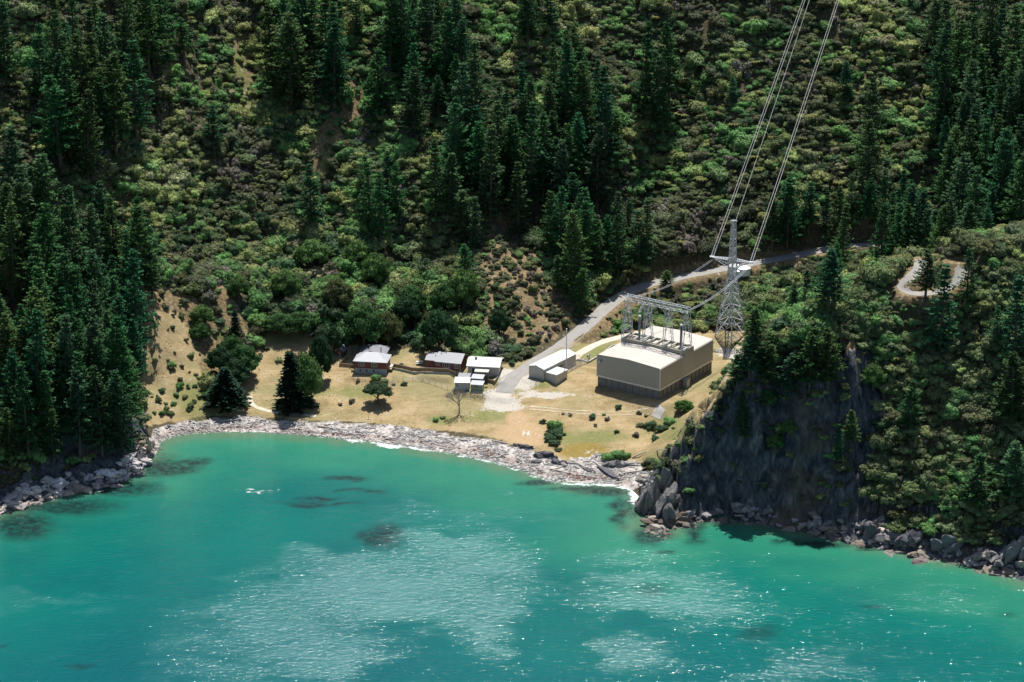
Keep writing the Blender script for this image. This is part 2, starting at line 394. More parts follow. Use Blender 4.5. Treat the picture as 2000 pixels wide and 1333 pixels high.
for b in ((385,775,45,40),(430,650,20,14),(600,765,60,10),(860,820,28,10),(1040,748,30,8),(1150,855,80,14),(1330,890,60,14),(540,660,30,14),(1330,700,40,50),(960,815,50,12),(520,640,40,10),(850,690,40,7),(700,768,50,12),(1160,905,40,10),(1180,690,60,20),(470,140,12,60),(490,200,16,40),(660,330,30,60),(1320,840,60,20)):
    green = np.maximum(green, blob(*b))
gravel = np.zeros(XX.shape)
for b in ((985,790,38,14),(1060,771,58,7),(1010,745,36,16),(975,775,28,12),(990,730,20,10),(1430,690,30,10),(1285,806,12,4)):
    gravel = np.maximum(gravel, blob(*b, .75))
pad1 = np.maximum(blob(1022, 848, 48, 22, .25), blob(1012, 818, 22, 12, .4))
pond = blob(1140, 882, 46, 17, .25)
SHv = ZZ.ravel()
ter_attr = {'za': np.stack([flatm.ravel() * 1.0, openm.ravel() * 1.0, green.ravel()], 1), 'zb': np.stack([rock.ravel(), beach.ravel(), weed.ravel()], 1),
            'zc': np.stack([gravel.ravel(), pad1.ravel(), pond.ravel()], 1)}
ny, nx = XX.shape
idx = np.arange(ny * nx).reshape(ny, nx)
F = np.stack([idx[:-1, :-1], idx[:-1, 1:], idx[1:, 1:], idx[1:, :-1]], -1).reshape(-1, 4)
m, nt, b = nodes('ground'); pos = geo(nt)
ats = {k: N(nt, 'ShaderNodeAttribute', attribute_name=k) for k in ('za', 'zb', 'zc')}
def comp(k, i):
    s = N(nt, 'ShaderNodeSeparateColor'); nt.links.new(ats[k].outputs['Color'], s.inputs[0]); return s.outputs[i]
nf = noise(nt, 1.1, 6, .7, pos); nm = noise(nt, .16, 6, .65, pos); nl = noise(nt, .045, 4, .6, pos); nvf = noise(nt, 4, 3, .7, pos)
c_flat = ramp(nt, nm, [(.32, (.19, .14, .068)), (.45, (.28, .21, .105)), (.58, (.37, .28, .155)), (.7, (.23, .195, .09))])
c_flat = mix(nt, mapr(nt, nl, .47, .6, 0, .75), c_flat, (.19, .185, .085))
mps = N(nt, 'ShaderNodeMapping'); mps.inputs['Scale'].default_value = (.10, .55, .3); mps.inputs['Rotation'].default_value = (0, 0, .12); nt.links.new(pos, mps.inputs[0]); nst = noise(nt, 1, 6, .7, mps.outputs[0], .8)
c_flat = mix(nt, mapr(nt, nst, .52, .68, 0, .6), c_flat, (.43, .335, .19)); c_flat = mix(nt, mapr(nt, nst, .3, .44, .6, 0), c_flat, (.15, .105, .05))
c_flat = mix(nt, mapr(nt, nf, .35, .7, 0, .55), c_flat, ramp(nt, nvf, [(.3, (.13, .095, .045)), (.7, (.44, .33, .18))]))
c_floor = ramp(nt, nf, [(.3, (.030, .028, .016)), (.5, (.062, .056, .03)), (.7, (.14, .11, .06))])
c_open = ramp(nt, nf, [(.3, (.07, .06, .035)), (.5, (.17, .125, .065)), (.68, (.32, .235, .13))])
c_green = ramp(nt, nf, [(.3, (.075, .10, .03)), (.55, (.14, .17, .05)), (.7, (.24, .24, .09))])
mp = N(nt, 'ShaderNodeMapping'); mp.inputs['Scale'].default_value = (1, 1, .45); mp.inputs['Rotation'].default_value = (.3, .5, 0); nt.links.new(pos, mp.inputs[0])
nr = noise(nt, .5, 9, .72, mp.outputs[0], .6); nr2 = noise(nt, 2.4, 5, .7, pos)
c_rock = ramp(nt, nr, [(.3, (.028, .034, .046)), (.45, (.085, .098, .118)), (.56, (.17, .178, .185)), (.68, (.38, .36, .33))])  # rock stops darkened and blued to hold the cliff's shade in the colour
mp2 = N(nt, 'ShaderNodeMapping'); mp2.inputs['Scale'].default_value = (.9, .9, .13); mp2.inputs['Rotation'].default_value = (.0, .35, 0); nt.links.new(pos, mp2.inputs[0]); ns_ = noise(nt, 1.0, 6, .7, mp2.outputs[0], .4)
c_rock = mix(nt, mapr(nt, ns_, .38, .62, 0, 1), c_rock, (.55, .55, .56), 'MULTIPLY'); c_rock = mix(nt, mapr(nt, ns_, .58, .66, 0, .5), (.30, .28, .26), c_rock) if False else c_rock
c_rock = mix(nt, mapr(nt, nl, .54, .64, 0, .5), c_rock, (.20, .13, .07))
vb = N(nt, 'ShaderNodeTexVoronoi'); vb.inputs['Scale'].default_value = .8; nt.links.new(pos, vb.inputs['Vector'])
c_beach = mix(nt, nr2, ramp(nt, vb.outputs['Distance'], [(.0, (.60, .56, .52)), (.5, (.42, .39, .36)), (.8, (.10, .09, .09))]), ramp(nt, nf, [(.35, (.20, .17, .15)), (.65, (.66, .61, .56))]))
c = mix(nt, comp('za', 1), c_floor, c_open)
c = mix(nt, comp('za', 0), c, c_flat)
c = mix(nt, mth(nt, 'MULTIPLY', comp('za', 2), mapr(nt, nf, .35, .6, .3, .95)), c, c_green)
c = mix(nt, comp('zc', 1), c, ramp(nt, nf, [(.3, (.33, .225, .12)), (.7, (.42, .30, .18))]))
c = mix(nt, comp('zc', 2), c, ramp(nt, nf, [(.3, (.16, .12, .03)), (.7, (.26, .19, .06))]))
gm = mapr(nt, mth(nt, 'ADD', comp('zc', 0), mth(nt, 'ADD', mapr(nt, nf, .3, .7, -.45, .45), mapr(nt, nm, .35, .65, -.35, .35))), .4, .62)
c = mix(nt, gm, c, ramp(nt, nr2, [(.3, (.30, .275, .235)), (.7, (.52, .48, .41))]))
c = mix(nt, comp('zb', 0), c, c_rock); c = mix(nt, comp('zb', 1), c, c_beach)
c = mix(nt, mth(nt, 'MULTIPLY', comp('zb', 2), mapr(nt, nf, .3, .5, .5, 1.)), c, (.13, .055, .035))
nt.links.new(c, b.inputs['Base Color']); b.inputs['Roughness'].default_value = .95; b.inputs['Specular IOR Level'].default_value = .15
hh = mth(nt, 'ADD', mth(nt, 'MULTIPLY', nf, .5), mth(nt, 'MULTIPLY', mth(nt, 'MULTIPLY', mth(nt, 'ADD', nr, mth(nt, 'MULTIPLY', ns_, 1.2)), comp('zb', 0)), 3.5))
bump(nt, b, hh, .9, .5)
M['ground'] = m
ter = mesh_np('ground', np.stack([XX.ravel(), YY.ravel(), ZZ.ravel()], 1), F, m, smooth=True, attrs=ter_attr)
tag(ter, 'steep bush covered hillside falling to dry grass flats, cliffs and a rocky beach', 'ground', kind='structure')

# water ----------------------------------------------------------
WXs = spaced(-200, 200, 1.2, -5000, 5000); WYs = spaced(480, 760, 1.0, -4000, 3000)
WX, WY = np.meshgrid(WXs, WYs); wpx, wpy = pix(WX, np.maximum(WY, 60), 0 * WX)
wz = lookup(ZZ, WX, WY); wd = polydist(WX, WY, [P(a, b_, 0)[:2] for a, b_ in SHORE])[0]
wj = fbm(WX / 5, WY / 5, 4, 77); wj2 = fbm(WX / 14, WY / 9, 4, 78)
def wl(cx, cy, rx, ry, s=.5, j=14): return 1 - sstep(1 - s, 1 + s, np.hypot((wpx + wj * j - cx) / rx, (wpy + wj2 * j * .7 - cy) / ry))
kelp = np.zeros(WX.shape)
for q in ((45,1030,60,24),(110,990,110,16),(230,955,80,14),(330,915,55,16),(380,905,30,8),(745,1050,42,24),(600,985,45,5),(625,975,40,4),(680,940,42,5),(690,960,30,3),(725,965,22,3),(670,985,24,3),
          (1360,1035,20,22),(1410,1022,16,8),(1210,1000,14,26),(1232,985,8,18),(1270,1045,34,16),(1300,1075,16,5),(1700,1070,26,5),(1515,1059,13,5),
          (155,1302,28,5),(10,1262,16,3),(1000,895,30,5),(1050,940,40,8),(1130,960,60,7),(820,870,60,3),(1480,1240,40,18),(1700,1185,20,4),(1960,1200,20,3),(1270,1150,24,12),(1180,965,60,8),(1600,1060,60,6)):
    kelp = np.maximum(kelp, wl(*q, .6, 20) * (1 if q[1] < 1100 else .6))
foam = np.exp(-((wz + .10 + wj * .35) / .22) ** 2) * ((wpx > 680) & (wpx < 1270)) * (.55 + .5 * sstep(-.2, .5, wj2))
foam = np.maximum(foam, np.exp(-((wz + .05 + wj * .2) / .14) ** 2) * .45)
foam = np.maximum(foam, wl(505, 958, 50, 7, .98) * .36); foam = np.maximum(foam, wl(1245, 972, 18, 14, .5) * .8)
ruffle_glint = np.zeros(WX.shape)
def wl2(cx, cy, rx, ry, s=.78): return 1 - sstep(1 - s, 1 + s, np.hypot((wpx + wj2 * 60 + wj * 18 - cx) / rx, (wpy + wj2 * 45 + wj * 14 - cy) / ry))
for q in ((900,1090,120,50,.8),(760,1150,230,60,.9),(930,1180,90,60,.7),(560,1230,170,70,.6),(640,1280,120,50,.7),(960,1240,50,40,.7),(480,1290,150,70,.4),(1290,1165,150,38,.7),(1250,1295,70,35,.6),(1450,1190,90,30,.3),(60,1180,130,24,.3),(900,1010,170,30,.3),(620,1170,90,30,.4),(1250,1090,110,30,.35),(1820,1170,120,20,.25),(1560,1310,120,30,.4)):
    ruffle_glint = np.maximum(ruffle_glint, wl2(*q[:4]) * q[4] * .92)
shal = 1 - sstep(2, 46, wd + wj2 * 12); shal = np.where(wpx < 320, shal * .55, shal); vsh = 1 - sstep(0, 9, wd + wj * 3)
idx = np.arange(WX.size).reshape(WX.shape); Fw = np.stack([idx[:-1, :-1], idx[:-1, 1:], idx[1:, 1:], idx[1:, :-1]], -1).reshape(-1, 4)
m, nt, b = nodes('sea_water'); pos = geo(nt)
ats = {k: N(nt, 'ShaderNodeAttribute', attribute_name=k) for k in ('wa', 'wb')}
nw = noise(nt, .02, 4, .6, pos); nk = noise(nt, .5, 6, .75, pos)
mpl = N(nt, 'ShaderNodeMapping'); mpl.inputs['Scale'].default_value = (.10, .22, 1); mpl.inputs['Rotation'].default_value = (0, 0, .3); nt.links.new(pos, mpl.inputs[0]); nq = noise(nt, 1, 7, .72, mpl.outputs[0], .5)
ruffle_glint_ = mapr(nt, mth(nt, 'ADD', comp('wb', 1), mapr(nt, nq, .3, .7, -.22, .22)), .05, 1.0)
c = ramp(nt, nw, [(.35, (.0005, .085, .080)), (.65, (.001, .115, .094))])
c = mix(nt, mth(nt, 'MULTIPLY', comp('wb', 2), .75), c, (.0005, .068, .082)); c = mix(nt, comp('wa', 0), c, (.020, .165, .100)); 
c = mix(nt, mth(nt, 'MULTIPLY', comp('wa', 1), .7), c, (.10, .135, .075))
kf = mth(nt, 'MULTIPLY', comp('wa', 2), mapr(nt, nk, .35, .55, .35, .95)); c = mix(nt, kf, c, (.008, .020, .020))
fm = mapr(nt, mth(nt, 'ADD', comp('wb', 0), mapr(nt, nk, .3, .7, -.4, .4)), .35, .7, 0, .85); c = mix(nt, fm, c, (.80, .84, .84))
c = mix(nt, mth(nt, 'MULTIPLY', ruffle_glint_, .36), c, (.10, .27, .26))  # pale glint of the ruffled patches painted into the base colour
nt.links.new(c, b.inputs['Base Color']); b.inputs['IOR'].default_value = 1.33
ro = mapr(nt, ruffle_glint_, 0, 1, .08, .36); nt.links.new(ro, b.inputs['Roughness'])
mpw = N(nt, 'ShaderNodeMapping'); mpw.inputs['Scale'].default_value = (.55, 1, 1); mpw.inputs['Rotation'].default_value = (0, 0, .35); nt.links.new(pos, mpw.inputs[0])
w1 = noise(nt, .8, 3, .6, mpw.outputs[0], .5); w2 = noise(nt, 2.8, 3, .6, mpw.outputs[0], .3)
hh = mth(nt, 'ADD', w1, mth(nt, 'MULTIPLY', w2, .42)); bw_ = N(nt, 'ShaderNodeBump'); bw_.inputs['Distance'].default_value = 1.0; nt.links.new(hh, bw_.inputs['Height']); nt.links.new(mapr(nt, ruffle_glint_, 0, 1, .32, .44), bw_.inputs['Strength']); nt.links.new(bw_.outputs[0], b.inputs['Normal'])
M['water'] = m
wat = mesh_np('water', np.stack([WX.ravel(), WY.ravel(), 0 * WX.ravel()], 1), Fw, m, attrs={'wa': np.stack([shal.ravel(), vsh.ravel(), kelp.ravel()], 1), 'wb': np.stack([foam.ravel(), ruffle_glint.ravel(), sstep(35, 120, wd).ravel()], 1)})
tag(wat, 'turquoise bay water with wind ruffled patches, painted pale glint and dark weed beds', 'water', kind='structure')

# roads -----------------------------------------------------------
m, nt, b = nodes('seal'); pos = geo(nt); n1 = noise(nt, .6, 5, .65, pos); n2 = noise(nt, 6, 3, .6, pos)
nt.links.new(mix(nt, n2, ramp(nt, n1, [(.3, (.20, .19, .175)), (.7, (.30, .285, .26))]), (.25, .235, .21)), b.inputs['Base Color']); b.inputs['Roughness'].default_value = .9
M['seal'] = m
M['gravel'] = simple('gravel', (.48, .42, .33), .95, .3, .8)
def strip(name, x, y, hw, mat, lift=.05, z=None, seg=.8, prof=5, jag=0.):
    L = np.concatenate([[0], np.cumsum(np.hypot(np.diff(x), np.diff(y)))]); t = np.arange(0, L[-1], seg)
    X = np.interp(t, L, x); Y = np.interp(t, L, y); dx = np.gradient(X); dy = np.gradient(Y); l = np.hypot(dx, dy); nx_, ny_ = -dy / l, dx / l
    V = []
    wv = hw * (1 + jag * fbm(t / 3, t * 0 + hw, 3, 5))
    for k in range(prof):
        s = (k / (prof - 1) * 2 - 1) * wv; xx = X + nx_ * s; yy = Y + ny_ * s; V.append(np.stack([xx, yy, lookup(ZZ, xx, yy) + lift], 1))
    V = np.stack(V, 1).reshape(-1, 3); n_ = len(t); i = np.arange(n_ * prof).reshape(n_, prof)
    Fq = np.stack([i[:-1, :-1], i[1:, :-1], i[1:, 1:], i[:-1, 1:]], -1).reshape(-1, 4)
    return mesh_np(name, V, Fq, mat)
for k, nm_, mt, lb in (('main', 'road', 'seal', 'grey sealed road climbing from the houses past the white shed up the hillside'), ('hairpin', 'road', 'seal', 'grey hairpin bend of road on top of the headland'),
                   ('upper', 'path', 'gravel', 'pale gravel track running behind the big cream building')):
    x, y, z, hw = ROADW[k]; tag(strip(nm_, x, y, hw, M[mt], .06, jag=.12), lb, nm_, kind='structure')
for off_, lb_ in ((-.8, 'upper rut of the faint vehicle track crossing the dry flat below the cream hall'), (.8, 'lower rut of the faint vehicle track crossing the dry flat below the cream hall')):
    q = smooth_line([(1035,797),(1070,800),(1110,804),(1160,807),(1215,808),(1268,804)], 2); tx, ty, _ = hit(q[:, 0], q[:, 1]); tag(strip('path', tx, ty - off_, .15, M['gravel'], .045, jag=.9, seg=.4, prof=3), lb_, 'path', kind='structure')
x, y, z, hw = ROADW['track']
o_ = strip('path', x, y, .85, M['gravel'], .05, jag=.3, seg=.5); tag(o_, 'pale curved vehicle track on the dry grass beside the dark conifer', 'path', kind='structure')
# ---------------------------------------------------------------- plants
def unit(v): return v / np.maximum(np.linalg.norm(v, axis=-1, keepdims=True), 1e-9)
def quads(Pc, Nn, size, asp, g, droop=0.):
    """one leaf-clump quad per point, facing roughly Nn"""
    n = len(Pc); r = unit(g.normal(size=(n, 3))); t = unit(np.cross(Nn, r)); b = np.cross(Nn, t)
    s = size * g.uniform(.6, 1.35, (n, 1)); t = t * s; b = b * s * asp
    V = np.stack([Pc - t, Pc - b * .9, Pc + t, Pc + b * .9], 1)
    return V.reshape(-1, 3), np.arange(4 * n).reshape(n, 4)
ICO = None
def ico():
    global ICO
    if ICO is None:
        import bmesh
        bm = bmesh.new(); bmesh.ops.create_icosphere(bm, subdivisions=2, radius=1); bm.verts.ensure_lookup_table()
        ICO = (np.array([v.co[:] for v in bm.verts]), np.array([[v.index for v in f.verts] for f in bm.faces])); bm.free()
    return ICO
def crown_mesh(seed, lobes, n, leaf, asp=.6, flat=.0):
    """lobes: list of (x,y,z,rx,rz). leafy shell over rough solid cores"""
    g = np.random.default_rng(seed); Vs = []; Fs = []; F3 = []; k = 0
    iv, if3 = ico()
    A_ = np.array([l[3] * (l[3] + l[4]) for l in lobes]); cnt = (n * A_ / A_.sum()).astype(int)
    for (x, y, z, rx, rz), c in zip(lobes, cnt):
        u = unit(g.normal(size=(c, 3))); u[:, 2] = np.where(u[:, 2] < -.45, -u[:, 2], u[:, 2])
        lump = 1 + .16 * np.sin(u[:, 0] * 7 + seed) * np.sin(u[:, 1] * 6 + seed * 2) + .17 * g.normal(size=c)
        p = np.array([x, y, z]) + u * np.array([rx, rx, rz]) * lump[:, None]
        ok = np.ones(c, bool)
        for (a, b_, d, ax, az) in lobes:
            if (a, b_, d) != (x, y, z): ok &= ((p[:, 0] - a) / ax) ** 2 + ((p[:, 1] - b_) / ax) ** 2 + ((p[:, 2] - d) / az) ** 2 > .62
        p = p[ok]; nn = unit(unit(u[ok] / np.array([rx, rx, rz])) + g.normal(size=(ok.sum(), 3)) * .45 + np.array([0, 0, flat]))
        V, F = quads(p, nn, leaf, asp, g); Vs.append(V); Fs.append(F + k); k += len(V)
        cv = iv * (1 + .10 * g.normal(size=(len(iv), 1))) * np.array([rx, rx, rz]) * .86 + np.array([x, y, z])
        Vs.append(cv); F3.append(if3 + k); k += len(cv)
    return np.concatenate(Vs), np.concatenate(Fs), np.concatenate(F3)
def as_mesh(name, V, F4, F3, mat):
    o = mesh_np(name, V, F4, mat, F3=F3); me = o.data; bpy.data.objects.remove(o); return me
def dome(seed, kind):
    g = random.Random(seed); L = []
    if kind == 'round':
        L = [(0, 0, .6, .6, .55)]
        for i in range(9):
            a = i * 1.05 + g.random(); r = g.uniform(.35, .85); L.append((math.cos(a) * r, math.sin(a) * r, g.uniform(.3, .95), g.uniform(.26, .5), g.uniform(.22, .45)))
    elif kind == 'flat':
        for i in range(9):
            a = i * 2.4; r = .22 * math.sqrt(i) * 1.15; L.append((math.cos(a) * r, math.sin(a) * r, .55 + g.uniform(-.12, .22) - r * .25, g.uniform(.3, .44), g.uniform(.16, .24)))
        L.append((0, 0, .3, .6, .4))
    elif kind == 'loose':
        for i in range(8):
            a = g.uniform(0, 6.3); r = g.uniform(.1, .62); L.append((math.cos(a) * r, math.sin(a) * r, g.uniform(.3, 1.1) - r * .3, g.uniform(.2, .36), g.uniform(.2, .36)))
    return L
BUSH = []
for i in range(5): BUSH.append(as_mesh('bush_round', *crown_mesh(100 + i, dome(i, 'round'), 620, .105, .7, .35), M['leaf']))
for i in range(5): BUSH.append(as_mesh('bush_flat', *crown_mesh(200 + i, dome(20 + i, 'flat'), 640, .085, .6, .5), M['leaf']))
for i in range(4): BUSH.append(as_mesh('bush_loose', *crown_mesh(300 + i, dome(40 + i, 'loose'), 460, .10, .5, .35), M['leaf']))
def fern_mesh(seed):
    g = np.random.default_rng(seed); V = []; F = []
    for k in range(13):
        a = k * 2 * math.pi / 13 + g.uniform(-.1, .1); prev = None; Lb = g.uniform(.85, 1.1)
        for j in range(7):
            t = j / 6; r = t * Lb; z = 1.0 + .38 * math.sin(t * 2.2) - .30 * t * t; wd_ = .17 * math.sin(math.pi * (t * .9 + .08)) + .01
            c = np.array([math.cos(a) * r, math.sin(a) * r, z]); s = np.array([-math.sin(a), math.cos(a), 0]) * wd_
            V += [c - s - [0, 0, wd_ * .35], c, c + s - [0, 0, wd_ * .35]]
            if j:
                q = len(V) - 6; F += [(q, q + 1, q + 4, q + 3), (q + 1, q + 2, q + 5, q + 4)]
    q = len(V); 
    for z in (0, 1.05):
        for k in range(4): V.append(np.array([.06 * math.cos(k * 1.57), .06 * math.sin(k * 1.57), z]))
    F += [(q + k, q + (k + 1) % 4, q + 4 + (k + 1) % 4, q + 4 + k) for k in range(4)]
    me = bpy.data.meshes.new('fern'); me.from_pydata([tuple(v) for v in V], [], F); me.materials.append(M['leaf']); return me
BUSH.append(fern_mesh(1)); BUSH.append(fern_mesh(2))
NR, NF_, NL = range(0, 5), range(5, 10), range(10, 14)

def pine_mesh(seed, H=30., Rm=4.4, bare=.18, kind='pine'):
    g = np.random.default_rng(seed); Pc = []; Nn = []; S_ = []
    tr = MB(); lean = g.uniform(-.012, .012, 2)
    pts_ = [(lean[0] * z * z / H * 3, lean[1] * z * z / H * 3, z) for z in np.linspace(-1.5, H * .985, 9)]
    tr.tube(pts_, [.42 * (1 - .93 * i / 8) + .03 for i in range(9)], 7)
    z = H * bare; 
    while z < H * .985:
        t = (z / H - bare) / (1 - bare)
        if kind == 'pine': R_ = Rm * (1 - t) ** .82 * min(1, .7 + t * 2.2) * g.uniform(.82, 1.12) + .25
        else: R_ = Rm * (1 - t) ** .95 + .2
        nb = 6 if kind == 'pine' else 9; a0 = g.uniform(0, 6.3)
        ox, oy = lean[0] * z * z / H * 3, lean[1] * z * z / H * 3
        for b_ in range(nb):
            if kind == 'pine' and g.random() < .16: continue
            a = a0 + b_ * 6.283 / nb + g.uniform(-.25, .25); L = R_ * (g.uniform(.62, 1.15) if kind == 'pine' else g.uniform(.9, 1.05))
            up = (-.05 + .80 * t) if kind == 'pine' else -.04
            ca, sa = math.cos(a), math.sin(a)
            if L > 1.2 and kind == 'pine': tr.bar((ox, oy, z), (ox + ca * L * .7, oy + sa * L * .7, z + up * L * .6), .07, .03, 3)
            m = max(3, int(L / .62))
            for j in range(m):
                s = .22 + .8 * (j + g.random() * .7) / m; rr = L * s
                c = np.array([ox + ca * rr, oy + sa * rr, z + up * rr * (.55 + .6 * s)])
                d = np.array([ca, sa, up + .25])
                for q in range(5 if kind == 'pine' else 4):
                    Pc.append(c + g.normal(size=3) * ((.30, .30, .20) if kind == 'pine' else (.25, .25, .07)) * (1 if L > 1.5 else .5))
                    v = d * .6 + g.normal(size=3) * .5; S_.append(unit(v)); Nn.append(unit(np.array([0, 0, 1.]) + g.normal(size=3) * (.65 if kind == 'pine' else .3)))
        z += g.uniform(.85, 1.6) * (1 if kind == 'pine' else .62)
    Pc = np.array(Pc); S_ = np.array(S_); Nn = np.array(Nn)
    side = unit(np.cross(Nn, S_)); fw = np.cross(side, Nn); n = len(Pc)
    l = g.uniform(.40, .78, (n, 1)); w_ = g.uniform(.17, .32, (n, 1))
    V = np.stack([Pc - fw * l * .6, Pc - side * w_ + fw * l * .1, Pc + fw * l, Pc + side * w_ + fw * l * .1], 1).reshape(-1, 3)
    o = mesh_np('crown', V, np.arange(4 * n).reshape(n, 4), M['needle']); cm = o.data; bpy.data.objects.remove(o)
    o = tr.build('trunk', M['bark']); tm = o.data; bpy.data.objects.remove(o)
    return tm, cm
PINES = [pine_mesh(1, 30, 6.2, .14), pine_mesh(2, 30, 5.3, .2), pine_mesh(3, 30, 6.8, .12), pine_mesh(4, 30, 4.9, .3), pine_mesh(5, 30, 5.8, .18), pine_mesh(6, 30, 4.4, .1), pine_mesh(7, 30, 6.4, .24)]
SPRUCE = [pine_mesh(11, 19, 4.0, .02, 'spruce'), pine_mesh(12, 14, 4.8, .02, 'spruce')]
def linked(name, me, parent=None, tint=None):
    o = bpy.data.objects.new(name, me); col.objects.link(o); o.parent = parent
    if tint is not None: o['tint'] = [float(v) for v in tint]
    return o
PT = []                                          # every pine: x, y
def add_pine(x, y, h, label, group=None, tint=None, wide=1., name='pine_tree', var=None, cat='tree'):
    z = gz(x, y); v = random.choice(PINES) if var is None else var; base_h = 30 if v in PINES else (19 if v is SPRUCE[0] else 14)
    s = h / base_h; r = empty(name, (x, y, z), random.uniform(0, 6.28), label, cat, group)
    ws = s * wide * random.uniform(.92, 1.12) * (1.3 if h < 22 and v in PINES else 1.15)
    r.rotation_euler = (random.gauss(0, .022), random.gauss(0, .022), random.uniform(0, 6.28))
    if tint is None:
        k = random.uniform(.75, 1.3); tint = (.040 * k * random.uniform(.7, 1.6), .114 * k, .044 * k * random.uniform(.75, 1.25))
    for nm_, me in (('trunk', v[0]), ('crown', v[1])):
        o = linked(nm_, me, r, tint if nm_ == 'crown' else None); o.scale = (ws, ws, s)
    PT.append((x, y)); return r
ORD = 'first second third fourth fifth sixth seventh eighth ninth tenth eleventh twelfth'.split()
def fill_pines(poly, n, h0, h1, label, group, dmin=3.6, tint=None, y0=0):
    made = []
    xs = [p[0] for p in poly]; ys = [p[1] for p in poly]; done = 0; tries = 0
    while done < n and tries < n * 40:
        tries += 1; px = random.uniform(min(xs), max(xs)); py = random.uniform(min(ys), max(ys))
        if not inpoly(px, py, poly): continue
        h = random.uniform(h0 * .78, h1 * 1.06); x, y, z = hit(px, py, h * .97, y0)
        x, y = float(x), float(y)
        if any((x - a) ** 2 + (y - b) ** 2 < dmin ** 2 for a, b in PT): continue
        bx, by = pix(x, y, z)
        if inpoly(bx, by, FLAT) and py < 700: continue
        if any(polydist(np.array([x]), np.array([y]), list(zip(rx, ry)))[0][0] < hw + 1.5 for rx, ry, rz, hw in ROADW.values()): continue
        dr_, tr_ = polydist(np.array([x]), np.array([y]), list(zip(ROADW['main'][0], ROADW['main'][1])))
        if dr_[0] < 22 and bx > 1150 and y < np.interp(x, ROADW['main'][0], ROADW['main'][1]) and 'clump' not in group: continue
        made.append((py, px, add_pine(x, y, h, label, group, tint))); done += 1
    if n > 1 and 'edge' not in group.replace('top edge', '').replace('left edge', '' if 'low' in group else 'edge'):          # name each one by its rank (top row first) and its place along the rank
        made.sort(key=lambda q: q[0]); nr_ = max(1, round(len(made) / 7)); sz = math.ceil(len(made) / nr_)
        RN = {1: [''], 2: ['upper rank of ', 'lower rank of '], 3: ['top rank of ', 'middle rank of ', 'bottom rank of ']}.get(nr_, [ORD[k] + ' rank down in ' for k in range(nr_)])
        for k in range(nr_):
            for j, q in enumerate(sorted(made[k * sz:(k + 1) * sz], key=lambda q: q[1])): q[2]['label'] = f"{ORD[j]} pine from left, {RN[k]}{group}" 
def one_pine(px, py, h, label, wide=1., group=None, **kw):
    x, y, z = hit(px, py, h * .985); return add_pine(float(x), float(y), h, label, group, wide=wide, **kw)
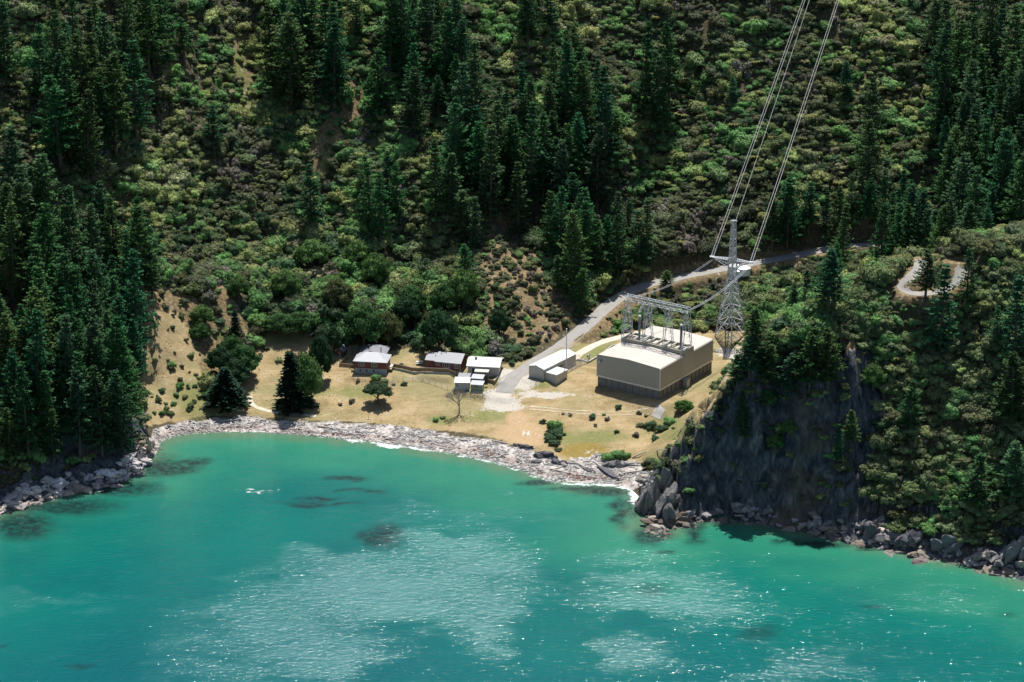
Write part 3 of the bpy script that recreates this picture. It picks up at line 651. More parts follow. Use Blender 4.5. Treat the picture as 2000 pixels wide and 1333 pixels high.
for q in [
 (563, 22, 34, 'big pointed pine alone above a dark gully left of the pale spur', 1.25), (650, 45, 30, 'broad pine just right of the bare strip beside the big pointed pine', 1.2),
 (735, 100, 24, 'squat pine on the grey scrub spur above the pale grass strip', 1.35), (805, 130, 22, 'pine right of the squat pine on the scrub spur', 1.2),
 (605, 318, 22, 'thin open pine with a bare trunk alone at the foot of the pale grass strip', 1.1),
 (850, 275, 26, 'tall pine left of the yellow green spur above the round trees', 1.1), (875, 300, 24, 'pine tucked against the tall one above the dark hollow behind the houses', 1.2), (905, 370, 20, 'pine on the crest of the dry golden slope', 1.2), (930, 385, 17, 'slim pine right of its neighbour on the crest of the dry golden slope', 1.1),
 (908, 476, 11, 'young conical pine at the foot of the dark hollow behind the houses', 1.3), (855, 150, 15, 'small pine on the shaded edge of the yellow green spur', 1.2),
 (1262, 42, 33, 'left of two tall narrow pines throwing one long shadow down the scrub', 1.0), (1310, 44, 33, 'right of two tall narrow pines throwing one long shadow down the scrub', 1.0), (1284, 112, 26, 'shorter pine in front of the two tall narrow ones', 1.0), (1296, 170, 20, 'lowest pine of the group that throws one long shadow down the open scrub', 1.),
 (1710, 150, 26, 'dark pine standing out from the scrub to the right of the power lines', 1.1), (1702, 232, 24, 'pine just below the dark one right of the power lines', 1.1), (1655, 120, 14, 'small dark pine in the open scrub between the power lines and the right hand forest', 1.1),
 (1432, 150, 9, 'tiny lone pine in the even scrub left of the power lines', 1.2), (412, 205, 16, 'dark pine alone in the scrub of the left valley', 1.3), (355, 35, 15, 'dark pine alone high on the scrub between the left stand and the valley', 1.1),
 (1093, 500, 12, 'small pine at the foot of the dark stand above the road', 1.3), (1135, 525, 14, 'small pine beside the shaded bank above the road bend', 1.2),
 (1845, 520, 25, 'tall dark pine beside the hairpin bend whose shadow falls down the headland', 1.25), (1812, 488, 15, 'dense pine inside the loop of the hairpin bend', 1.5), (1893, 486, 17, 'thin pine at the outer edge of the hairpin bend', 1.),
 (1482, 605, 15, 'pine on the headland crest right of the cream building', 1.35), (1442, 694, 9, 'small round headed pine between the cream building and the cliff top', 1.5), (1466, 655, 12, 'pine leaning over the bank beside the far corner of the cream building', 1.4), (1500, 672, 13, 'dark pine on the cliff top behind the bare bank', 1.4),
 (1586, 640, 18, 'left of two dark pines side by side above the shaded cliff', 1.3), (1622, 640, 18, 'right of two dark pines side by side above the shaded cliff', 1.3), (1545, 690, 12, 'small pine on the cliff brow left of the two dark pines', 1.4),
 (1455, 762, 14, 'pine growing from the upper cliff face below the bank', 1.1), (1665, 800, 12, 'pine beside the pale rock rib on the right of the cliff', 1.3), (1640, 830, 10, 'small pine under the pale rock rib', 1.2),
 (1783, 745, 15, 'dark tree with a bright rounded top on the headland scrub', 1.1), (1993, 540, 26, 'tall pine at the right edge above the headland scrub', 1.2), (1985, 690, 20, 'dark pine at the right edge casting shade down the scrub', 1.3), (1908, 885, 16, 'dark pine low on the headland near the right edge', 1.4), (1990, 860, 18, 'dark pine above the shore rocks at the right edge', 1.3), (1950, 600, 14, 'small dark pine in the scrub right of the hairpin bend', 1.0), (1965, 620, 9, 'smallest dark pine in the scrub right of the hairpin bend', 1.1),
 (1302, 528, 5, 'small bushy pine at the lower edge of the climbing road', 2.4),
 (1640, 440, 15, 'pine in front of the road where it goes behind the ridge', 1.2), (1622, 490, 19, 'pine just below the road where it goes behind the ridge', 1.3)]:
    one_pine(q[0], q[1], q[2], q[3], q[4])
fill_pines([(0,-40),(330,-50),(325,20),(250,40),(120,60),(0,40)], 15, 24, 32, 'dark pine at the very top left of the hillside', 'pine stand at the top left', 4.5)
fill_pines([(60,70),(150,130),(160,60),(240,90),(260,70),(265,130),(190,180),(120,230),(90,150)], 9, 24, 32, 'tall pine on the upper left slope above bare brown ground', 'open pines on the upper left slope', 4.5)
fill_pines([(0,210),(30,250),(90,300),(110,350),(200,330),(300,420),(300,500),(250,520),(120,500),(60,420),(0,400)], 24, 22, 32, 'dark pine in the upper part of the dense stand on the left spur', 'upper left spur stand', 4.2)
fill_pines([(60,470),(300,480),(300,640),(250,640),(60,620)], 24, 22, 30, 'dark pine in the middle of the dense stand on the left spur', 'middle left spur stand', 4.2)
fill_pines([(0,560),(60,600),(300,620),(300,690),(240,730),(60,760),(0,700)], 22, 17, 26, 'dark pine at the foot of the left spur above the shore rocks', 'stand above the left shore rocks', 4.0)
fill_pines([(0,730),(20,760),(20,800),(0,800)], 2, 12, 16, 'low dark pine at the left edge above the shore', 'low pines at the left edge', 3)
fill_pines([(85,770),(105,760),(115,800),(90,820)], 2, 16, 18, 'slim pine standing right down on the left shore', 'slim pines on the left shore', 2.5)
fill_pines([(-260,-40),(-10,0),(-10,760),(-260,800)], 34, 20, 30, 'dark pine on the left spur beyond the frame', 'pines beyond the left edge', 6)
fill_pines([(505,-40),(620,-60),(700,-60),(690,-10),(640,20),(520,10)], 9, 26, 32, 'dark pine at the top edge above the big pointed pine', 'pines at the top edge left of centre', 4.5)
fill_pines([(755,-60),(890,-60),(920,60),(960,130),(1000,190),(990,270),(900,230),(850,130),(790,90),(755,20)], 24, 22, 32, 'dark pine in the dense stand at the top centre', 'top centre pine stand', 4.4)
fill_pines([(1045,60),(1110,30),(1150,70),(1190,150),(1205,260),(1180,290),(1010,300),(960,240),(1020,130)], 26, 22, 32, 'dark pine in the dense stand right of the top centre', 'pine stand right of the top centre', 4.2)
fill_pines([(1000,250),(1150,330),(1190,400),(1160,440),(1060,400),(1000,330)], 13, 18, 26, 'tall pine at the lower end of the central stand above the golden slope', 'lower end of the central pine stand', 4)
fill_pines([(690,290),(775,300),(770,350),(700,350)], 5, 20, 25, 'dark pine of the small clump below the squat pine', 'small clump on the bushy spur', 3.5)
fill_pines([(1185,370),(1290,390),(1260,430),(1180,430)], 6, 17, 21, 'pine of the open row above the road bend', 'open row above the road bend', 4)
fill_pines([(1000,-60),(1100,-80),(1090,-30),(1010,-20)], 4, 20, 26, 'dark pine at the top edge right of centre', 'pines at the top edge right of centre', 5)
fill_pines([(1790,-60),(2060,-60),(2060,160),(1800,140),(1830,60)], 26, 26, 34, 'tall dark pine in the forest at the top right', 'top right pine forest', 4.8, y0=735)
fill_pines([(1820,140),(2060,160),(2060,400),(1940,380),(1850,300)], 30, 20, 30, 'dark pine in the right hand forest above the hairpin bend', 'forest above the hairpin bend', 4.4, y0=735)
fill_pines([(1490,390),(1560,330),(1600,350),(1700,330),(1800,330),(1830,420),(1700,400),(1560,420)], 20, 19, 25, 'pine in the row along the shaded road cutting', 'row along the shaded road', 4, y0=740)
fill_pines([(1700,400),(1820,400),(1940,400),(1940,440),(1800,440),(1700,430)], 12, 15, 22, 'pine in the row behind the headland ridge', 'row behind the headland ridge', 3.5, y0=712)
fill_pines([(1530,590),(1580,530),(1640,500),(1650,540),(1600,590),(1560,630)], 9, 15, 19, 'dark pine in the clump on the far side of the headland ridge', 'clump beyond the headland ridge', 3.2, y0=672)
fill_pines([(2070,-60),(2300,-60),(2300,420),(2070,420)], 26, 20, 30, 'dark pine of the forest beyond the right edge', 'pines beyond the right edge', 6, y0=735)

# broadleaf trees near the houses, each its own ---------------------------------
def limbs(r, hgt, base_r):
    t = MB(); g = random.Random(int(r * 100)); top = hgt * .55
    t.tube([(0, 0, -.6), (0, .02, hgt * .15), (.05, 0, hgt * .3), (0, .05, top)], [base_r * 1.3, base_r, base_r * .85, base_r * .45], 7)
    for k in range(7):
        a = k * .9 + g.random() * .5; z0 = hgt * g.uniform(.15, .45); L = r * g.uniform(.45, .75)
        t.tube([(0, 0, z0), (math.cos(a) * L * .5, math.sin(a) * L * .5, z0 + L * .45), (math.cos(a) * L, math.sin(a) * L, z0 + L * .75)], [base_r * .55, base_r * .35, base_r * .12], 5)
    return t
def tree_crown(seed, kind):
    g = random.Random(seed); L = []
    if kind == 'ball':
        L = [(0, 0, .62, .66, .36)]
        for i in range(14):
            a = i * 2.4; u = (i + .5) / 14; zz = .30 + .62 * u; rr = math.sin(math.pi * min(.95, .25 + u * .72)) * .72
            L.append((math.cos(a) * rr, math.sin(a) * rr, zz, g.uniform(.24, .36), g.uniform(.13, .2)))
    else:                                        # umbrella
        L = [(0, 0, .68, .62, .22)]
        for i in range(15):
            a = i * 2.4; rr = .24 * math.sqrt(i + .4) * .86; L.append((math.cos(a) * rr, math.sin(a) * rr, .78 - rr * rr * .32 + g.uniform(-.05, .06), g.uniform(.22, .32), g.uniform(.10, .15)))
    return as_mesh('crown', *crown_mesh(seed, L, 2600, .055, .7, .35), M['leaf'])
BALL = [tree_crown(501, 'ball'), tree_crown(502, 'ball'), tree_crown(503, 'ball')]; UMB = tree_crown(511, 'umbrella')
TD = []
def broad(px, py, r, hgt, label, tint, me=None, rz=None, group=None, name='broadleaf_tree'):
    """px, py: photo pixel of the trunk foot; r crown radius, hgt height in metres"""
    x, y, z = hit(px, py); x, y, z = float(x), float(y), float(z)
    e = empty(name, (x, y, z), random.uniform(0, 6) if rz is None else rz, label, 'tree', group)
    o = limbs(r, hgt, .16 + hgt * .022).build('trunk', M['bark'], e)
    c_ = linked('crown', me or random.choice(BALL), e, tint); c_.scale = (r, r, hgt); TD.append((x, y, r)); return e
DG, MG, BG, OL = (.030, .068, .030), (.052, .115, .038), (.09, .165, .05), (.10, .12, .048)
for a in [
 (711, 678, 7.2, 12.5, 'large dense green tree behind the front house', MG), (857, 690, 6.2, 12.5, 'large dark glossy tree behind the low red house', (.028, .07, .028)), (758, 672, 4.6, 9.5, 'olive topped tree between the two large dark trees behind the houses', OL),
 (792, 640, 5, 9, 'dark tree on the hill foot above the gap between the houses', DG), (806, 618, 5, 9, 'round dark tree uphill of the gap between the houses', MG), (870, 612, 5.2, 9, 'round glossy tree uphill of the low red house', MG), (905, 605, 5.5, 12, 'tall yellow green tree at the edge of the brown brushwood', BG),
 (735, 560, 5, 10, 'tall bright domed tree among the dark bush uphill of the houses', BG), (700, 520, 5, 8, 'dome shaped bright tree high on the bushy slope', BG), (612, 520, 6, 8, 'broad light green tree under the thin open pine', BG), (560, 580, 5, 8, 'light green tree above the left corner of the flat', BG),
 (626, 742, 4.0, 13, 'tall columnar dark tree on the grass left of the front house', DG), (597, 786, 5.2, 14.0, 'rounded green tree growing behind the dark conifer', BG),
 (478, 735, 5.0, 9, 'dark rounded tree at the left edge of the grass flat', MG), (462, 756, 4.6, 8, 'dark tree in front of its twin at the left edge of the grass flat', DG), (432, 735, 4.6, 8.5, 'dark tree on the slope side of the left clump', DG), (455, 715, 4, 9, 'green tree rising behind the left clump', MG),
 (395, 640, 4.0, 6.5, 'bright green tree beside the golden gully', BG), (392, 668, 3.4, 5.5, 'small rounded tree below the bright one by the golden gully', MG), (466, 585, 3.6, 7, 'vivid green tree at the head of the golden gully', BG),
 (650, 690, 3.6, 8, 'dark tree left of the small brown hut', DG), (545, 655, 5, 6.5, 'spreading green tree on the shaded back edge of the grass', MG), (590, 655, 4.6, 7, 'second spreading tree along the back edge of the grass', MG),
 (660, 610, 5, 10, 'yellowish green tree uphill of the brown hut', OL), (975, 655, 3.4, 7.5, 'dark narrow tree at the foot of the cut bank left of the road', DG),
 (1705, 760, 3.2, 6.5, 'bright rounded tree on the headland scrub', BG), (1335, 806, 3.1, 3.4, 'low bright green dome shaped tree in front of the cream building', (.05, .12, .03)),
 (1500, 795, 2.6, 4.5, 'rounded green tree on the shaded cliff face', MG), (1515, 880, 2.6, 4.5, 'small light green tree half way down the cliff', BG), (1540, 850, 2.4, 4, 'light green tree above the small one on the cliff', BG)]:
    broad(*a)
rt = broad(738, 787, 4.5, 6.4, 'umbrella shaped green tree alone on the dry grass with a round shadow beneath', (.050, .085, .042), UMB)
for (px, py, h, lb, wd_, v) in ((575, 797, 18, 'dark symmetrical conifer with a long thin leader on the dry grass', 1.5, 0), (441, 790, 12, 'broad dark green conifer at the left end of the beach', 1.4, 1), (462, 690, 14, 'conifer with a thin pointed top behind the left clump', .8, 1)):
    x, y, z = hit(px, py); add_pine(float(x), float(y), h, lb, None, (.018, .045, .026), wd_, 'conifer', SPRUCE[v]); TD.append((float(x), float(y), 4))
# bare tree
x, y, z = hit(897, 807); e = empty('bare_tree', (float(x), float(y), float(z)), 0, 'leafless grey tree alone on the grass in front of the small sheds', 'tree')
t = MB(); tw = MB()
def grow(p, d, L, r, dep, g):
    q = p + d * L; (t if dep > 2 else tw).bar(p, q, r, r * .7, 5 if dep > 2 else 3)
    if dep == 0: return
    for k in range(3 if dep > 1 else 4):
        nd = (d + Vector((g.gauss(0, .45), g.gauss(0, .45), g.gauss(.12, .25)))).normalized(); grow(q, nd, L * g.uniform(.68, .86), r * .62, dep - 1, g)
grow(Vector((0, 0, -.3)), Vector((0, 0, 1)), 2.2, .26, 6, random.Random(5))
t.build('trunk', M['grey_bark'], e); tw.build('twigs', M['grey_bark'], e)
# ---------------------------------------------------------------- scrub: the biggest shrubs one by one, the rest one mass
g = np.random.default_rng(99)
def cand(x0, x1, y0, y1, st):
    a, b_ = np.meshgrid(np.arange(x0, x1, st), np.arange(y0, y1, st)); a = a.ravel() + g.uniform(-.5, .5, a.size) * st; b_ = b_.ravel() + g.uniform(-.5, .5, b_.size) * st
    return a, b_
x, y = cand(-235, 235, 592, 945, 1.9); xb, yb = cand(55, 235, 592, 676, 1.5); kk = (x > 55) & (y < 676); x = np.concatenate([x[~kk], xb]); y = np.concatenate([y[~kk], yb])
z = lookup(ZZ, x, y); px, py = pix(x, y, z)
keep = ~((px > 280) & (px < 1270) & (z < 2.9)) & (px > -420) & (px < 2420) & (py > -130) & (z > 1.2)
x, y, z, px, py = x[keep], y[keep], z[keep], px[keep], py[keep]
jx_ = fbm(x / 7, y / 7, 3, 5) * 16; jy_ = fbm(x / 7, y / 7, 3, 6) * 10
prob = np.ones(len(x)); rad = np.clip(1.12 * np.exp(g.normal(size=len(x)) * .48) + .35, .6, 4.2)
big = inpoly(px + jx_, py + jy_, [(380,640),(420,560),(500,480),(640,440),(760,470),(880,560),(960,640),(960,700),(640,690),(500,660)])
mid = inpoly(px + jx_, py + jy_, [(200,260),(560,200),(620,300),(700,200),(860,260),(1000,420),(900,560),(640,470),(420,560),(330,600),(290,450)]) | ((px > 1400) & (py > 480) & (z > 6))
prob = np.where(big, .42, np.where(mid, .80, 1.0)); rad = np.where(big, g.uniform(2.0, 3.8, len(x)), np.where(mid, g.uniform(1.5, 2.9, len(x)), rad))
man = inpoly(px, py, [(1440,500),(1640,500),(1800,480),(1790,540),(1700,590),(1560,660),(1480,640),(1430,600)]) & (g.random(len(x)) < .5); rad = np.where(man, g.uniform(2.2, 3.9, len(x)), rad)
fl = lookup(flatm * 1.0, x, y); op = lookup(openm * 1.0, x, y); rk = lookup(rock, x, y); sl_ = lookup(slope, x, y)
prob = np.where(op > .4, np.where((px > 900) & (px < 1700), .68, .34), prob); rad = np.where(op > .4, g.uniform(.5, 1.7, len(x)), rad)
hole = fbm(x / 11, y / 11, 3, 91); prob *= np.where((hole < -.5) & ~big, .45, 1)
lf = (px < 425) & (fl > .3); prob = np.where(fl > .3, .004, prob); prob = np.where(lf, np.where(fbm(x / 8, y / 8, 3, 44) > -.1, .34, .12), prob); rad = np.where(fl > .3, g.uniform(.3, .7, len(x)), rad); rad = np.where(lf, g.uniform(.35, 1.3, len(x)), rad)
prob = np.where((rk > .4) & (z < 6), .03, np.where(rk > .4, .27, prob)); rad = np.where(rk > .4, g.uniform(.6, 1.7, len(x)), rad)
rib_ = inpoly(px, py, [(1655,700),(1700,690),(1720,800),(1700,900),(1680,960),(1650,900)]); prob = np.where(rib_, .12, prob)
for a, b_, r_ in TD: prob = np.where((x - a) ** 2 + (y - b_) ** 2 < (r_ * .85) ** 2, 0, prob)
for rx, ry, rz_, hw in ROADW.values():
    d, _ = polydist(x, y, list(zip(rx[::3], ry[::3]))); rad = np.where(y < np.interp(x, np.sort(rx), ry[np.argsort(rx)]), np.minimum(rad, np.maximum(.5, (d - hw) * .28)), rad); prob = np.where(d < hw + .9 + rad * .75, 0, prob)
bld = [(1150,762),(1290,800),(1425,735),(1450,660),(1290,640),(1150,700)]
prob = np.where((z < 12) & (y > 665) & inpoly(px, py, bld), 0, prob)
prob = np.where(inpoly(px, py, [(1395,640),(1460,640),(1475,690),(1440,700),(1400,690)]) & (y > 690), .05, prob)
k = g.random(len(x)) < prob
x, y, z, px, py, rad, op, rk, big, fl, mid = [v[k] for v in (x, y, z, px, py, rad, op, rk, big, fl, mid)]
n = len(x); print('scrub', n)
n1 = fbm(x / 16, y / 16, 4, 201); n2 = fbm(x / 6, y / 6, 3, 202); rr = g.random(n)
PAL = np.minimum(.30, np.array([[2.1, 2.25, 2.5]]) * np.array([(.050, .056, .026), (.068, .074, .030), (.030, .050, .022), (.120, .145, .045), (.098, .084, .060), (.066, .118, .036), (.080, .100, .040), (.14, .15, .065)]))
ci = np.where(rr < .30, 0, np.where(rr < .52, 1, np.where(rr < .66, 2, np.where(rr < .76, 6, np.where(rr < .81, 4, np.where(rr < .93, 5, 3))))))
ci = np.where((n1 > .18) & (rr > .35), np.where(n2 > .1, 3, 5), ci); ci = np.where((n1 < -.22) & (rr > .5), np.where(n2 > 0, 4, 0), ci)
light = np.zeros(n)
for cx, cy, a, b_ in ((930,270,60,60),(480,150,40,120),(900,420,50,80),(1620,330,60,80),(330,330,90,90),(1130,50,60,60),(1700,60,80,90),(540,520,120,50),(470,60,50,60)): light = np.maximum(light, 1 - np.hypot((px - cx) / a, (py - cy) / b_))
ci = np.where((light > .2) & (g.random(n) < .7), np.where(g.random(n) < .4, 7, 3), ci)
ci = np.where(big & (g.random(n) < .5), np.where(g.random(n) < .5, 5, 2), ci)
ci = np.where((px > 1640) & (y < 700) & (g.random(n) < .6), np.where(g.random(n) < .5, 6, 1), ci)
tint = PAL[ci] * g.uniform(.72, 1.32, (n, 1)) * g.uniform(.92, 1.08, (n, 3))
vi = np.where(ci == 4, g.choice(list(NL), n), np.where((ci == 3) | (ci == 5), g.choice(list(NR), n), np.where(g.random(n) < .55, g.choice(list(NF_), n), g.choice(list(NR), n))))
fern = (g.random(n) < .008) & (px > 1150) & (op < .4); vi = np.where(fern, 14, vi); tint = np.where(fern[:, None], np.array([(.17, .18, .06)]), tint); rad = np.where(fern, 2.2, rad)
ht = g.uniform(.8, 1.35, n); rot = g.uniform(0, 6.28, n)
# rank by the size each one shows in the picture; leave out those off the frame or behind the ridge
inf = (px > 15) & (px < 1985) & (py > 5) & (py < 1150)
hx, hy, hz_ = hit(px, py - 4, .8); vis = inf & (np.hypot(hx - x, hy - y) < 12)
dp = np.array([min(((a - u) ** 2 + (b_ - v)) ** 2 if 0 else (a - u) ** 2 + (b_ - v) ** 2 for a, b_ in PT) for u, v in zip(x, y)])
score = rad * 1000 / np.hypot(y, HC - z) * vis * (dp > 16); sel = np.argsort(-score)[:296]
ssel = np.zeros(n, bool); ssel[sel] = True
ORDS = ORD + 'thirteenth fourteenth fifteenth sixteenth seventeenth eighteenth nineteenth twentieth'.split() + ['twenty-' + q for q in ORD[:9]] + ['thirtieth'] + ['thirty-' + q for q in ORD[:9]] + ['fortieth'] + ['forty-' + q for q in ORD[:9]]
MADE = {}
CN = ['grey olive', 'dull olive', 'dark green', 'bright yellow green', 'brownish grey', 'fresh green', 'soft olive', 'pale lime']
def where_(px, py, y, rk, op):
    if y < 672 and px > 1240:
        if rk > .4: return 'clinging to the dark headland cliff'
        return 'on the headland below the hairpin bend' if px > 1640 else 'on the brow of the headland'
    if px < 420 and py > 560: return 'on the golden slope above the beach'
    if px > 1150 and py > 480: return 'between the climbing road and the pylon'
    if px > 1100: return 'on the hillside below the power lines'
    if 880 < px and py > 380: return 'on the golden slope above the shed'
    if py > 470: return 'in the bush behind the red houses'
    if px < 620: return 'in the scrub filling the left valley'
    return 'on the bushy spur above the houses'
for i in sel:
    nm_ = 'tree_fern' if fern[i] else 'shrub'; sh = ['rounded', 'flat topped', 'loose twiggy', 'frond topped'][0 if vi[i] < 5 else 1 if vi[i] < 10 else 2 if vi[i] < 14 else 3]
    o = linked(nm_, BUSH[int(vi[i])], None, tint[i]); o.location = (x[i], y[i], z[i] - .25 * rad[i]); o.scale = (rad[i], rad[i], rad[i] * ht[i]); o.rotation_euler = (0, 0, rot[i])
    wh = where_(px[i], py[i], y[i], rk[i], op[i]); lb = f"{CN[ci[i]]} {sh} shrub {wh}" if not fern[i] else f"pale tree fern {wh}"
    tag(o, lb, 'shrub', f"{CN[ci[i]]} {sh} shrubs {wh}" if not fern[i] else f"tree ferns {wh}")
    MADE.setdefault(lb, []).append((px[i], o))
for lb, q in MADE.items():
    if 1 < len(q) <= len(ORDS):
        for k, (_, o) in enumerate(sorted(q, key=lambda t: t[0])): o['label'] = f'{lb}, {ORDS[k]} from left'
def scatter(name, label, cat, P_, S_, Rz, V_, T_, meshes):
    src = bpy.data.collections.new(name + '_sources')
    for j, me in enumerate(meshes): src.objects.link(bpy.data.objects.new(f'{name}_source_{j:02d}', me))
    me = bpy.data.meshes.new(name); me.vertices.add(len(P_)); me.vertices.foreach_set('co', np.asarray(P_, np.float32).ravel())
    for nm_, tp, dat, key in (('sc', 'FLOAT_VECTOR', S_, 'vector'), ('rz', 'FLOAT_VECTOR', Rz, 'vector'), ('vi', 'INT', V_, 'value')):
        at = me.attributes.new(nm_, tp, 'POINT'); at.data.foreach_set(key, np.asarray(dat, np.int32 if tp == 'INT' else np.float32).ravel())
    at = me.attributes.new('tint', 'FLOAT_COLOR', 'POINT'); at.data.foreach_set('color', np.concatenate([T_, np.ones((len(T_), 1))], 1).astype(np.float32).ravel())
    o = bpy.data.objects.new(name, me); col.objects.link(o)
    ng = bpy.data.node_groups.new(name, 'GeometryNodeTree'); ng.interface.new_socket('Geometry', in_out='INPUT', socket_type='NodeSocketGeometry'); ng.interface.new_socket('Geometry', in_out='OUTPUT', socket_type='NodeSocketGeometry')
    gi = ng.nodes.new('NodeGroupInput'); go = ng.nodes.new('NodeGroupOutput'); ip = ng.nodes.new('GeometryNodeInstanceOnPoints'); ci_ = ng.nodes.new('GeometryNodeCollectionInfo')
    ci_.inputs['Collection'].default_value = src; ci_.inputs['Separate Children'].default_value = True; ci_.inputs['Reset Children'].default_value = True
    L = ng.links.new; L(gi.outputs[0], ip.inputs['Points']); L(ci_.outputs[0], ip.inputs['Instance']); ip.inputs['Pick Instance'].default_value = True
    for a, dt, sk in (('sc', 'FLOAT_VECTOR', 'Scale'), ('vi', 'INT', 'Instance Index')):
        q = ng.nodes.new('GeometryNodeInputNamedAttribute'); q.data_type = dt; q.inputs[0].default_value = a; L(q.outputs[0], ip.inputs[sk])
    q = ng.nodes.new('GeometryNodeInputNamedAttribute'); q.data_type = 'FLOAT_VECTOR'; q.inputs[0].default_value = 'rz'
    e2r = ng.nodes.new('FunctionNodeEulerToRotation'); L(q.outputs[0], e2r.inputs[0]); L(e2r.outputs[0], ip.inputs['Rotation'])
    L(ip.outputs[0], go.inputs[0]); md = o.modifiers.new('scatter', 'NODES'); md.node_group = ng
    return tag(o, label, cat, kind='stuff')
r_ = ~ssel
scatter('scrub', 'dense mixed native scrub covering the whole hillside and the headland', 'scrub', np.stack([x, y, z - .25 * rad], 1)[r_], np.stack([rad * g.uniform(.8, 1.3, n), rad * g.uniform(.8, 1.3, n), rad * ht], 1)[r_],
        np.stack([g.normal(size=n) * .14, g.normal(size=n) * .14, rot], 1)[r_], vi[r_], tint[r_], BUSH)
# ---------------------------------------------------------------- tussock and weeds on the flats
x, y = cand(-125, 90, 655, 745, .62); z = lookup(ZZ, x, y); px, py = pix(x, y, z)
fl = lookup(flatm * 1.0, x, y) + lookup(openm * 1.0, x, y); gv = lookup(np.maximum(gravel, np.maximum(pad1, pond)), x, y)
nn_ = fbm(x / 6, y / 6, 4, 301); pr = np.clip(.30 + nn_ * .9, .02, .85)
ok = (fl > .5) & (gv < .4) & (g.random(len(x)) < pr) & (z > 1.9) & ~inpoly(px, py, [(1150,750),(1290,792),(1425,732),(1290,690)])
for rx, ry, rz_, hw in ROADW.values(): ok &= polydist(x, y, list(zip(rx[::3], ry[::3])))[0] > hw + .2
x, y, z = x[ok], y[ok], z[ok]; n = len(x); print('tussock', n)
def tuft(seed):
    gg = np.random.default_rng(seed); V = []; F = []
    for k in range(26):
        a = gg.uniform(0, 6.28); r0 = gg.uniform(0, .35); L = gg.uniform(.5, 1.1); b0 = np.array([math.cos(a) * r0, math.sin(a) * r0, -.1]); tp = b0 + np.array([math.cos(a) * L * .6, math.sin(a) * L * .8, L * .42]); s = np.array([-math.sin(a), math.cos(a), 0]) * .13
        q = len(V); V += [b0 - s, b0 + s, tp]; F.append((q, q + 1, q + 2))
    me = bpy.data.meshes.new('tuft'); me.from_pydata([tuple(v) for v in V], [], F); me.materials.append(M['leaf']); return me
s = g.uniform(.12, .34, n) ; gr = fbm(x / 9, y / 9, 3, 302) + g.normal(size=n) * .15
T_ = np.where(gr[:, None] > .2, np.array([(.26, .27, .10)]), np.where(gr[:, None] < -.15, np.array([(.62, .48, .26)]), np.array([(.50, .37, .18)]))) * g.uniform(.7, 1.25, (n, 1))
scatter('dry_grass', 'dry golden grass tufts growing over the flats', 'grass', np.stack([x, y, z], 1), np.stack([s, s, s * .9], 1), np.stack([0 * s, 0 * s, g.uniform(0, 6.28, n)], 1), g.integers(0, 3, n), T_, [tuft(1), tuft(2), tuft(3)])
# ---------------------------------------------------------------- buildings and structures
M['cream_wall'] = simple('cream_wall', (.36, .345, .315), .55, .04, .5); M['cream_roof'] = simple('cream_roof', (.44, .405, .355), .5, .04, .6, streak=(.40, .37, .32))
M['flashing'] = simple('flashing', (.62, .60, .56), .4, .05); M['concrete'] = simple('concrete', (.20, .19, .18), .9, .2, .8, streak=(.11, .10, .10)); M['concrete_light'] = simple('concrete_light', (.38, .36, .33), .9, .2, 1)
M['steel'] = simple('steel', (.55, .57, .60), .5, .12, 1, .2); M['dark_steel'] = simple('dark_steel', (.10, .10, .11), .5, .2, 1, .3)
M['brick'] = simple('brick', (.20, .065, .05), .85, .22, 3); M['roof_grey'] = simple('roof_grey', (.20, .205, .22), .5, .1, 1.5, streak=(.28, .28, .29)); M['roof_pale'] = simple('roof_pale', (.36, .37, .39), .5, .1, 1.5, streak=(.28, .28, .28))
M['white'] = simple('white', (.52, .52, .52), .5, .04, 1.5, streak=(.44, .43, .41)); M['off_white'] = simple('off_white', (.46, .44, .39), .6, .08, 1.5, streak=(.36, .34, .30)); M['glass'] = simple('glass', (.03, .04, .05), .12, .2, 1)
M['wood'] = simple('wood', (.30, .19, .10), .85, .25, 2.5); M['old_wood'] = simple('old_wood', (.42, .38, .34), .9, .25, 2.5); M['brown_board'] = simple('brown_board', (.085, .045, .035), .85, .2, 3)
M['galv'] = simple('galv', (.33, .37, .40), .45, .15, 1.5, .3, (.25, .26, .27)); M['green_board'] = simple('green_board', (.20, .24, .18), .7, .12, 2); M['rust'] = simple('rust', (.28, .07, .04), .8, .3, 3)
M['black'] = simple('black', (.02, .02, .022), .6, .2, 2); M['tank_white'] = simple('tank_white', (.82, .84, .82), .35, .04, 1); M['wire'] = simple('wire', (.62, .60, .55), .4, .1, 1, .2)
def frame2(p0, p1, z):
    """local axes of a rectangle: origin on photo pixel p0, x axis towards photo pixel p1, both at height z"""
    a = Vector(P(*p0, z)); b_ = Vector(P(*p1, z)); d = b_ - a; return a, math.atan2(d.y, d.x), d.length
def corr_ribs(mb, x0, x1, y, z0, z1, st=.9, t=.05, axis='x'):
    v = x0 + st / 2
    while v < x1:
        if axis == 'x': mb.box(v - .06, v + .06, y - t, y, z0, z1)
        else: mb.box(y, y + t, v - .06, v + .06, z0, z1)
        v += st
